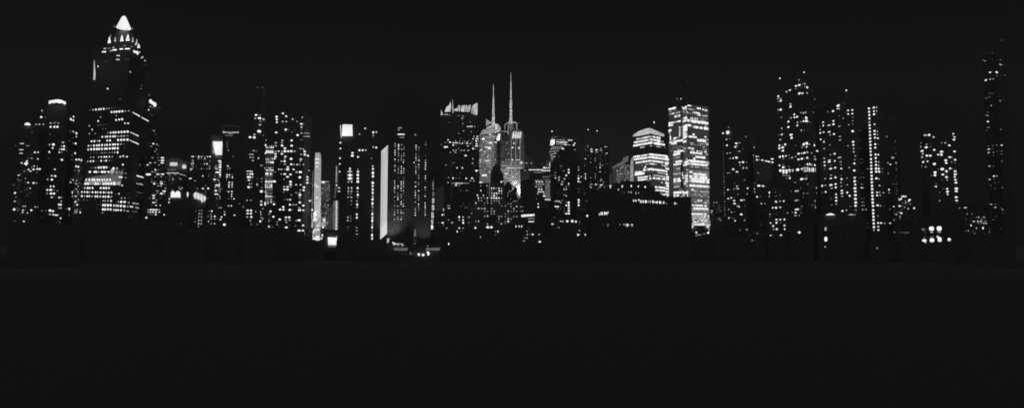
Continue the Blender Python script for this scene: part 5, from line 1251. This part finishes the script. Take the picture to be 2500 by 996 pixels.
b = B("busy_apartment_tower", "apartment tower with many large bright windows and a solid lit column down its right edge", "brick", "high-rise")
b.tier([(2245, 1020), (2262, 1000), (2342, 1015)], 324, depth=28)
b.wins_from("C7", """120: 160-182*2,24,30m; 117: 223,44,36; 148: 288,40,24m; 98: 570,22,24; 147: 587,32,22; 183: 578,46,22; 130: 563,12,18m; 150: 460,20,10f;
230: 403,36,20d 455,36,18m; 250: 190,26,16m; 293: 182,50,32; 287: 246,28,10d; 265: 513,40,24; 240: 290,30,9f; 230: 110,8,36d; 285: 108,14,28m; 330: 297,36,28;
345: 126,46,26; 357: 402,58,36; 350: 457,28,12f; 352: 587,42,24; 384: 136,28,24m; 398: 353,36,26 400,46,30; 412: 192,46,28 241,48,28; 432: 127,24,28m;
433: 517,42,32; 435: 547,9,28m; 470: 595,44,28; 478: 461,50,36; 516: 469,44,28; 515: 592,40,10d; 503: 545,14,18m; 493: 202,28,22; 503: 141,32,24; 460: 175,10,18d;
530: 300,52,40; 540: 178,7,50f; 573: 178,12,22m; 560: 122,7,50d; 603: 411,68,42; 605: 353,18,12d; 595: 522,26,30; 597: 547,9,26m; 635: 472,46,36; 635: 595,46,28;
652: 309,50,38; 690: 308,46,32; 695: 258,28,14d; 680: 420,48,26; 678: 477,34,10d; 677: 599,56,34; 718: 473,46,32; 715: 590,30,24; 757: 600,46,26; 758: 482,22,22m;
797: 607,48,26; 755: 530,20,9f; 837: 607,38,10f; 812: 322,18,12d; 852: 322,34,24; 883: 613,62,36; 885: 481,36,22; 885: 428,22,12d; 926: 486,44,34; 920: 613,52,26;
965: 490,30,20; 936: 375,24,12d; 828: 135,14,12f""")
b.wins_from("D1", """134: 649,54,26; 182: 656,52,26; 215: 660,40,7d; 60: 399,20,12d; 188: 397,22,18m; 8: 455,20,12d; 285: 380,26,7f; 298: 700,20,14m""")

b = B("near_waterfront_house", "near dark waterfront house with six large squarish blazing windows in two rows", "dark", "house")
b.tier([(2238, 935), (2340, 935)], 530, depth=20)
b.wins_from("D1", """625: 155,70,36d; 615: 140,30,26m; 665: 180,24,16d; 610: 276,92,78; 666: 280,56,18m; 608: 391,94,84; 662: 393,68,18m; 735: 280,70,18d; 738: 170,50,12d;
790: 166,84,52; 820: 182,28,30m; 785: 282,86,74; 733: 370,50,34; 775: 399,76,88; 776: 544,60,60; 300: 14,26,30""")

b = B("low_ferry_building", "low dark building with short lit rows left of the far right tower", "mid")
b.tier([(2344, 985), (2422, 985)], 503, depth=25)
b.wins_from("D1", """292: 790,58,12; 326: 809,14,12d; 386: 818,24,18m 893,14,12m; 465: 798,14,12d; 452: 870,12,9f; 438: 957,18,11m 990,24,13 1072,24,15; 437: 1040,14,8f;
468: 985,12,8d 1037,24,12m 1086,12,9d; 501: 918,44,14 982,40,14 1030,42,14; 499: 1090,48,7m; 494: 875,12,10d; 530: 990,26,9m 1035,30,11m 1072,26,12 1105,34,12;
560: 876,24,30; 605: 957,16,38m; 600: 985,20,8d; 600: 1058,24,48; 640: 833,12,34m; 690: 875,34,10m; 691: 927,42,20; 688: 840,24,8f; 655: 1155,16,50d; 650: 900,70,16f""")

b = B("far_right_tower", "very tall dark tower at the far right end with sparse scattered small lights", "mid", "skyscraper")
b.tier([(2399, 1060), (2432, 1045), (2457, 1070)], 130, depth=30)
b.wscale = 0.66; b.dimmer = {"b": "m", "m": "d"}; b.sprinkle = 0.15
b.beacon(2446, 98.8, 131, 1062, "d", 1.3)
b.wins_from("C8", """187: 534,14,10d; 205: 443,18,14f; 262: 535,10,9d; 270: 626,14,11m; 275: 434,12,22m; 283: 451,18,13; 325: 628,40,12m; 328: 672,10,8f; 414: 510,34,18;
413: 586,30,25; 455: 632,20,12f; 447: 675,12,9m; 504: 459,36,22; 493: 510,26,18; 490: 545,12,11m; 658: 498-545*4,11,7d; 698: 502,20,11m; 710: 469,26,16d;
743: 624,16,11m; 728: 657,10,9d; 797: 524,14,16m; 876: 480,24,12m; 912: 463,14,22m 483,20,14; 945: 530,10,9f 485,20,8f; 983: 484,30,24; 873: 530,12,6f""")
b.wins_from("D2", """66: 337,26,12m 357,16,16; 105: 328,16,12d; 92: 519,28,16d; 175: 380,20,10f; 317: 348,30,12m; 310: 413,22,16m; 301: 464,30,14m; 303: 528,32,20;
357: 355,44,12; 352: 402,12,18d; 387: 470,26,10m; 383: 528,38,11d; 403: 354,42,24; 400: 419,14,22m; 423: 530,36,10d; 443: 420,14,16m; 520: 533,32,18d;
536: 422,12,10d; 585: 366,36,28; 587: 418,28,8d; 720: 425,38,22; 720: 466,18,22m; 765: 368,42,20; 762: 433,14,11m; 810: 437,18,22m; 801: 490,16,12m;
848: 382,30,10d; 890: 440,18,12m; 878: 540,28,16m; 965: 538,14,9f; 890: 385,24,9f; 445: 365,24,16f""")
b.wins_from("D1", """90: 1352,12,11f; 237: 1251,22,20m; 243: 1180,48,20; 287: 1247,44,22; 300: 1170,34,9d; 322: 1356,24,14m; 374: 1361,12,9d;
428: 1190,32,20; 427: 1261,16,18m; 476: 1216,30,14m; 484: 1250,20,7f; 573: 1186,16,11d; 611: 1330,16,14m""")

# ------------------------------------------------------------------ waterfront
b = B("clock_steeple", "slim pale lit steeple standing alone between the striped tower and the ferry terminal", "stone", "steeple")
b.tier([(1009, 930), (1018, 930)], 578, depth=6)
b.lathe("spire", 1013.2, [(3.4, 578), (2.6, 572), (1.6, 568), (1.2, 562), (.3, 558)], 932, LIT["d"], 8, smooth=False)
b.wins_from("B3", "660: 459,22,26d; 640: 460,14,20d; 715: 460,26,14f; 740: 455,8,30f 470,8,30f; 770: 462,14,20d; 795: 470,14,24d")

b = B("ferry_terminal", "low terminal at the water's edge with two lit roof panels and faint sign letters", "dark", "ferry terminal")
b.tier([(942, 890), (1092, 890)], 598, depth=30)
b.poly("roof_panel", "D3", [(436, 432), (895, 440), (918, 345), (436, 348)], "h", 886, 1.2)
b.poly("roof_panel", "D3", [(1528, 440), (1980, 435), (2015, 342), (1528, 345)], "h", 886, 1.2)
b.poly("lit_awning", "D3", [(455, 268), (480, 232), (545, 228), (595, 290), (612, 220), (690, 225), (712, 292), (745, 285), (775, 240), (745, 200), (650, 200),
                            (560, 195), (440, 165), (415, 150), (395, 125), (385, 150), (395, 200), (430, 235)], "g", 884.5, 1.2, mat=LIT["q"])
b.poly("lit_door", "D3", [(1258, 612), (1320, 612), (1328, 560), (1300, 530), (1260, 522), (1245, 545)], "w", 886, 1)
b.poly("lit_door", "D3", [(1400, 625), (1455, 625), (1475, 590), (1465, 550), (1400, 542), (1384, 580)], "w", 886, 1)
b.poly("lit_door", "D3", [(1580, 600), (1620, 602), (1645, 560), (1655, 510), (1610, 475), (1560, 465), (1552, 500), (1575, 540)], "w", 886, 1)
b.wins_from("D3", "215: 2298,40,90; 280: 1588,18,50m; 300: 1390,20,30f; 50: 765,40,40f; 235: 1945,20,50f; 60: 1150,20,10f")
b.poly("lit_wall", "D3", [(205, 185), (240, 180), (285, 120), (300, 20), (205, 20)], "q", 884.5, 1)
def letter(ch, x, y, lv):
    cu = bpy.data.curves.new("sign_letter", "FONT")
    cu.body = ch; cu.size = 6.0; cu.extrude = 0.2; cu.align_x = "CENTER"; cu.align_y = "CENTER"
    tmp = bpy.data.objects.new("tmp", cu); COL.objects.link(tmp)
    dg = bpy.context.evaluated_depsgraph_get()
    me = bpy.data.meshes.new_from_object(tmp.evaluated_get(dg))
    bpy.data.objects.remove(tmp)
    me.materials.clear(); me.materials.append(LIT[lv])
    o = bpy.data.objects.new("sign_letter", me); COL.objects.link(o)
    p = at(930 + x / 13.89, 580 + y / 13.89, 885)
    o.rotation_euler = (math.pi / 2, 0, -math.atan2(p.x, p.y))
    o.parent = b.root; o.location = p - b.root.location
for ch, x, lv in [("I", 725, "f"), ("I", 845, "f"), ("R", 1015, "d"), ("O", 1145, "f"), ("I", 1735, "f"), ("T", 1898, "f")]:
    letter(ch, x, 545, lv)

# low dark roofs that close off the feet of the towers
low = [(28, 112, 549, 948, "low dark waterfront roof at the far left end of the skyline"), (112, 196, 551, 955, "low dark roof below the crowned residential tower"),
       (196, 300, 532, 950, "long low dark roof below the left part of the pointed skyscraper"), (300, 352, 534, 958, "short low dark roof with a leaning pole below the pointed skyscraper"),
       (352, 404, 541, 952, "low dark roof below the crowded office block"), (404, 498, 560, 950, "low dark roof below the twin-arched hall"),
       (498, 600, 562, 954, "low dark roof below the white screen tower"), (600, 668, 562, 948, "low dark roof below the glowing banded column"),
       (668, 741, 575, 952, "low dark roof below the speckled apartment tower"), (741, 789, 589, 940, "very low dark roof in front of the bright street glow"),
       (826, 870, 588, 944, "low dark roof left of the long strings of round lights"), (870, 944, 591, 940, "low dark roof below the broad sign-topped tower"),
       (1100, 1150, 575, 932, "low dark roof right of the ferry terminal"), (1330, 1446, 580, 926, "low dark pier roof right of the waterfront centre"),
       (1446, 1560, 592, 928, "long low dark pier roof below the waterfront warehouse"), (1560, 1684, 594, 930, "long low dark roof at the foot of the two banded towers"),
       (1746, 1822, 582, 945, "low dark roof below the dotted-edge apartment tower"), (2200, 2240, 585, 945, "small low dark roof below the cluster of small lights"),
       (2342, 2460, 575, 948, "low dark roof at the far right end of the skyline")]
for i, (u0, u1, v, D, lab) in enumerate(low):
    b = B("low_waterfront_building", lab, "plain", group="low dark roofs along the waterfront")
    b.tier([(u0 - 5, D - (i % 2) * 9), (u1 + 5, D - (i % 2) * 9)], v, depth=22)
    rnd = random.Random(i)
    w = (u1 - u0) * .28
    x = u0 + rnd.uniform(.1, .6) * (u1 - u0)
    b.tier([(x, D + 5), (x + w, D + 5)], v - 3, v, 10, part="roof_room_wall")
    if i == 3:
        b.bar("pole", (317, 560), (316, 524), D - 1, .9, LIT["f"])
    for k in range(3):
        b.wins.append((rnd.uniform(u0 + 4, u1 - 4), rnd.uniform(v + 8, 618), 1.6, 2.2, "f"))

for b in ALL:
    if b.wscale == 0.84 and b.wins and min(q[0] for q in b.wins) > 1745:
        b.wscale = 0.77
    b.finish()
# ------------------------------------------------------------------ ground, water, sky, fill light
def sheet(name, x0, x1, y0, y1, z, mat):
    me = bpy.data.meshes.new(name)
    me.from_pydata([(x0, y0, z), (x1, y0, z), (x1, y1, z), (x0, y1, z)], [], [(0, 1, 2, 3)])
    me.materials.append(mat)
    o = bpy.data.objects.new(name, me); COL.objects.link(o); o["kind"] = "structure"
    return o

m, nt, out = new_mat("night_water")
bs = node(nt, "ShaderNodeBsdfPrincipled", Roughness=0.9)
bs.inputs["Base Color"].default_value = (0.127, 0.127, 0.127, 1)
bs.inputs["Specular IOR Level"].default_value = 0.0
tc = nt.nodes.new("ShaderNodeTexCoord")
mp = nt.nodes.new("ShaderNodeMapping"); mp.inputs["Scale"].default_value = (0.05, 0.14, 0.1)
nz = node(nt, "ShaderNodeTexNoise", Scale=1.0, Detail=6.0)
bmp = nt.nodes.new("ShaderNodeBump"); bmp.inputs["Strength"].default_value = 0.08; bmp.inputs["Distance"].default_value = 0.5
nt.links.new(tc.outputs["Object"], mp.inputs[0]); nt.links.new(mp.outputs[0], nz.inputs["Vector"])
nt.links.new(nz.outputs["Fac"], bmp.inputs["Height"]); nt.links.new(bmp.outputs[0], bs.inputs["Normal"])
nt.links.new(bs.outputs[0], out.inputs[0])
sheet("water", -6000, 6000, -400, 7000, 0.0, m)

GR = plain_mat("city_ground", 0.075, 0.9)
arc = [at(u, 610, 860) for u in range(-700, 3250, 50)]
front = [(p.x, p.y) for p in arc]
back = [(9000, 9000), (-9000, 9000)]
front = [(-9000, front[0][1] - 100)] + front + [(9000, front[-1][1] - 100)]
vs, fs = prism(front + back, -2.0, GROUND)
o = mesh_obj("quay_and_city_ground", vs, fs, GR)
o.name = "ground"; o["kind"] = "structure"

w = bpy.data.worlds.new("World")
scn.world = w
w.use_nodes = True
nt = w.node_tree
nt.nodes.clear()
out = nt.nodes.new("ShaderNodeOutputWorld")
bg = nt.nodes.new("ShaderNodeBackground")
tc = nt.nodes.new("ShaderNodeTexCoord")
sep = nt.nodes.new("ShaderNodeSeparateXYZ")
nt.links.new(tc.outputs["Generated"], sep.inputs[0])
def mth(op, a, b=None, c=None):
    n = nt.nodes.new("ShaderNodeMath"); n.operation = op
    for i, x in enumerate((a, b, c)):
        if x is None: continue
        if isinstance(x, (int, float)): n.inputs[i].default_value = x
        else: nt.links.new(x, n.inputs[i])
    return n.outputs[0]
az = mth("ARCTAN2", sep.outputs["X"], sep.outputs["Y"])
el = mth("MAXIMUM", sep.outputs["Z"], 0.0)
def lobe(a0, wa, we):
    d = mth("DIVIDE", mth("SUBTRACT", az, a0), wa)
    e = mth("DIVIDE", el, we)
    return mth("EXPONENT", mth("MULTIPLY", mth("ADD", mth("MULTIPLY", d, d), mth("MULTIPLY", e, e)), -1.0))
g = mth("ADD", mth("MULTIPLY", lobe(0.045, 0.10, 0.13), 0.011), mth("MULTIPLY", lobe(0.17, 0.10, 0.13), 0.010))
g = mth("ADD", g, mth("MULTIPLY", lobe(-0.26, 0.03, 0.10), 0.010))
nz = node(nt, "ShaderNodeTexNoise", Scale=700.0, Detail=2.0)
nt.links.new(tc.outputs["Generated"], nz.inputs["Vector"])
grain = mth("MULTIPLY_ADD", nz.outputs["Fac"], 1.1, 0.45)
g = mth("MULTIPLY", g, grain)
tot = mth("ADD", g, 0.0009)
nt.links.new(tot, bg.inputs["Color"])
bg.inputs["Strength"].default_value = 1.0
nt.links.new(bg.outputs[0], out.inputs[0])

sd = bpy.data.lights.new("night_fill", "SUN")  # wide soft fill added to lift the dark walls
sd.energy = 0.20; sd.angle = math.radians(160); sd.color = (1, 1, 1)
so = bpy.data.objects.new("night_fill", sd); COL.objects.link(so)
so.rotation_euler = (math.radians(62), 0, 0)

# floodlights on the tower walls that the photograph shows lit from the street
def spot(name, u, v, D, tu, tv, tD, power, ang, r=1.5):
    d = bpy.data.lights.new(name, "SPOT"); d.energy = power; d.spot_size = math.radians(ang); d.spot_blend = 0.9; d.shadow_soft_size = r
    o = bpy.data.objects.new(name, d); COL.objects.link(o)
    a, t = at(u, v, D), at(tu, tv, tD)
    o.location = a
    o.rotation_euler = (t - a).to_track_quat("-Z", "Y").to_euler()
    return o
SP = 1.0
spot("wall_floodlight", 953, 596, 975, 956, 520, 1000, 4.0e4, 80)
spot("wall_floodlight", 1035, 596, 975, 1038, 540, 1000, 1.2e4, 80)

HAZE = 0.00020
vm, nt, out = new_mat("haze")
pv = nt.nodes.new("ShaderNodeVolumePrincipled")
pv.inputs["Color"].default_value = (0.95, 0.95, 0.95, 1); pv.inputs["Density"].default_value = HAZE
pv.inputs["Anisotropy"].default_value = 0.0
nt.links.new(pv.outputs[0], out.inputs["Volume"])
vs, fs = prism([(-1700, -60), (1700, -60), (1700, 1750), (-1700, 1750)], -1.5, 470)
hz = mesh_obj("haze", vs, fs, vm); hz["kind"] = "stuff"; hz.name = "haze"

spot("street_floodlight", 757, 588, 1058, 774, 540, 1080, 2.5e5, 120)
spot("street_floodlight", 790, 560, 1050, 776, 460, 1080, 0.7e5, 80)
spot("plaza_floodlight", 1268, 462, 1200, 1266, 440, 1250, 0.8e5, 120)
spot("roof_floodlight", 1216, 352, 1285, 1200, 320, 1306, 4.0e4, 110)

# haze volumes added round the hardest lamps and glares to form halos
def halo_haze(u, v, D, rx, ry, dens, name="halo_haze"):
    vm, nt, out = new_mat("halo_haze")
    pv = nt.nodes.new("ShaderNodeVolumePrincipled")
    pv.inputs["Color"].default_value = (1, 1, 1, 1); pv.inputs["Density"].default_value = dens
    nt.links.new(pv.outputs[0], out.inputs["Volume"])
    c0 = at(u, v, D)
    rX, rZ = rx * D / F, ry * D / F
    vs, fs = [], []
    for j in range(9):
        t = math.pi * (j + .001) / 8.002
        for i in range(16):
            a = 2 * math.pi * i / 16
            vs.append((c0.x + rX * math.sin(t) * math.cos(a), c0.y + rX * .8 * math.sin(t) * math.sin(a), c0.z - rZ * math.cos(t)))
    for j in range(8):
        for i in range(16):
            k = (i + 1) % 16
            fs.append((j * 16 + i, j * 16 + k, (j + 1) * 16 + k, (j + 1) * 16 + i))
    fs.append(tuple(range(16))[::-1]); fs.append(tuple(range(128, 144)))
    o = mesh_obj(name, vs, fs, vm, origin=c0); o["kind"] = "stuff"
halo_haze(425, 401, 1076, 26, 15, 0.035)
halo_haze(449, 408, 1078, 15, 14, 0.035)
halo_haze(1262, 331, 1246, 22, 18, 0.022)
halo_haze(1345, 402, 1156, 15, 15, 0.045)
halo_haze(1278, 425, 1212, 36, 48, 0.012)
halo_haze(775, 560, 1055, 26, 34, 0.010)
halo_haze(1689, 553, 1140, 12, 12, 0.04)
halo_haze(1727, 553, 1140, 10, 10, 0.03)

# ------------------------------------------------------------------ render settings
scn.render.engine = "CYCLES"
c = scn.cycles
c.max_bounces = 0; c.diffuse_bounces = 0; c.glossy_bounces = 0; c.transmission_bounces = 0; c.volume_bounces = 0
c.use_denoising = True
scn.render.filter_size = 1.5
try: c.filter_width = 1.7
except Exception: pass
vs_ = scn.view_settings
scn.display_settings.display_device = "sRGB"
vs_.view_transform = "Standard"; vs_.look = "None"; vs_.exposure = 0; vs_.gamma = 1; vs_.use_curve_mapping = False
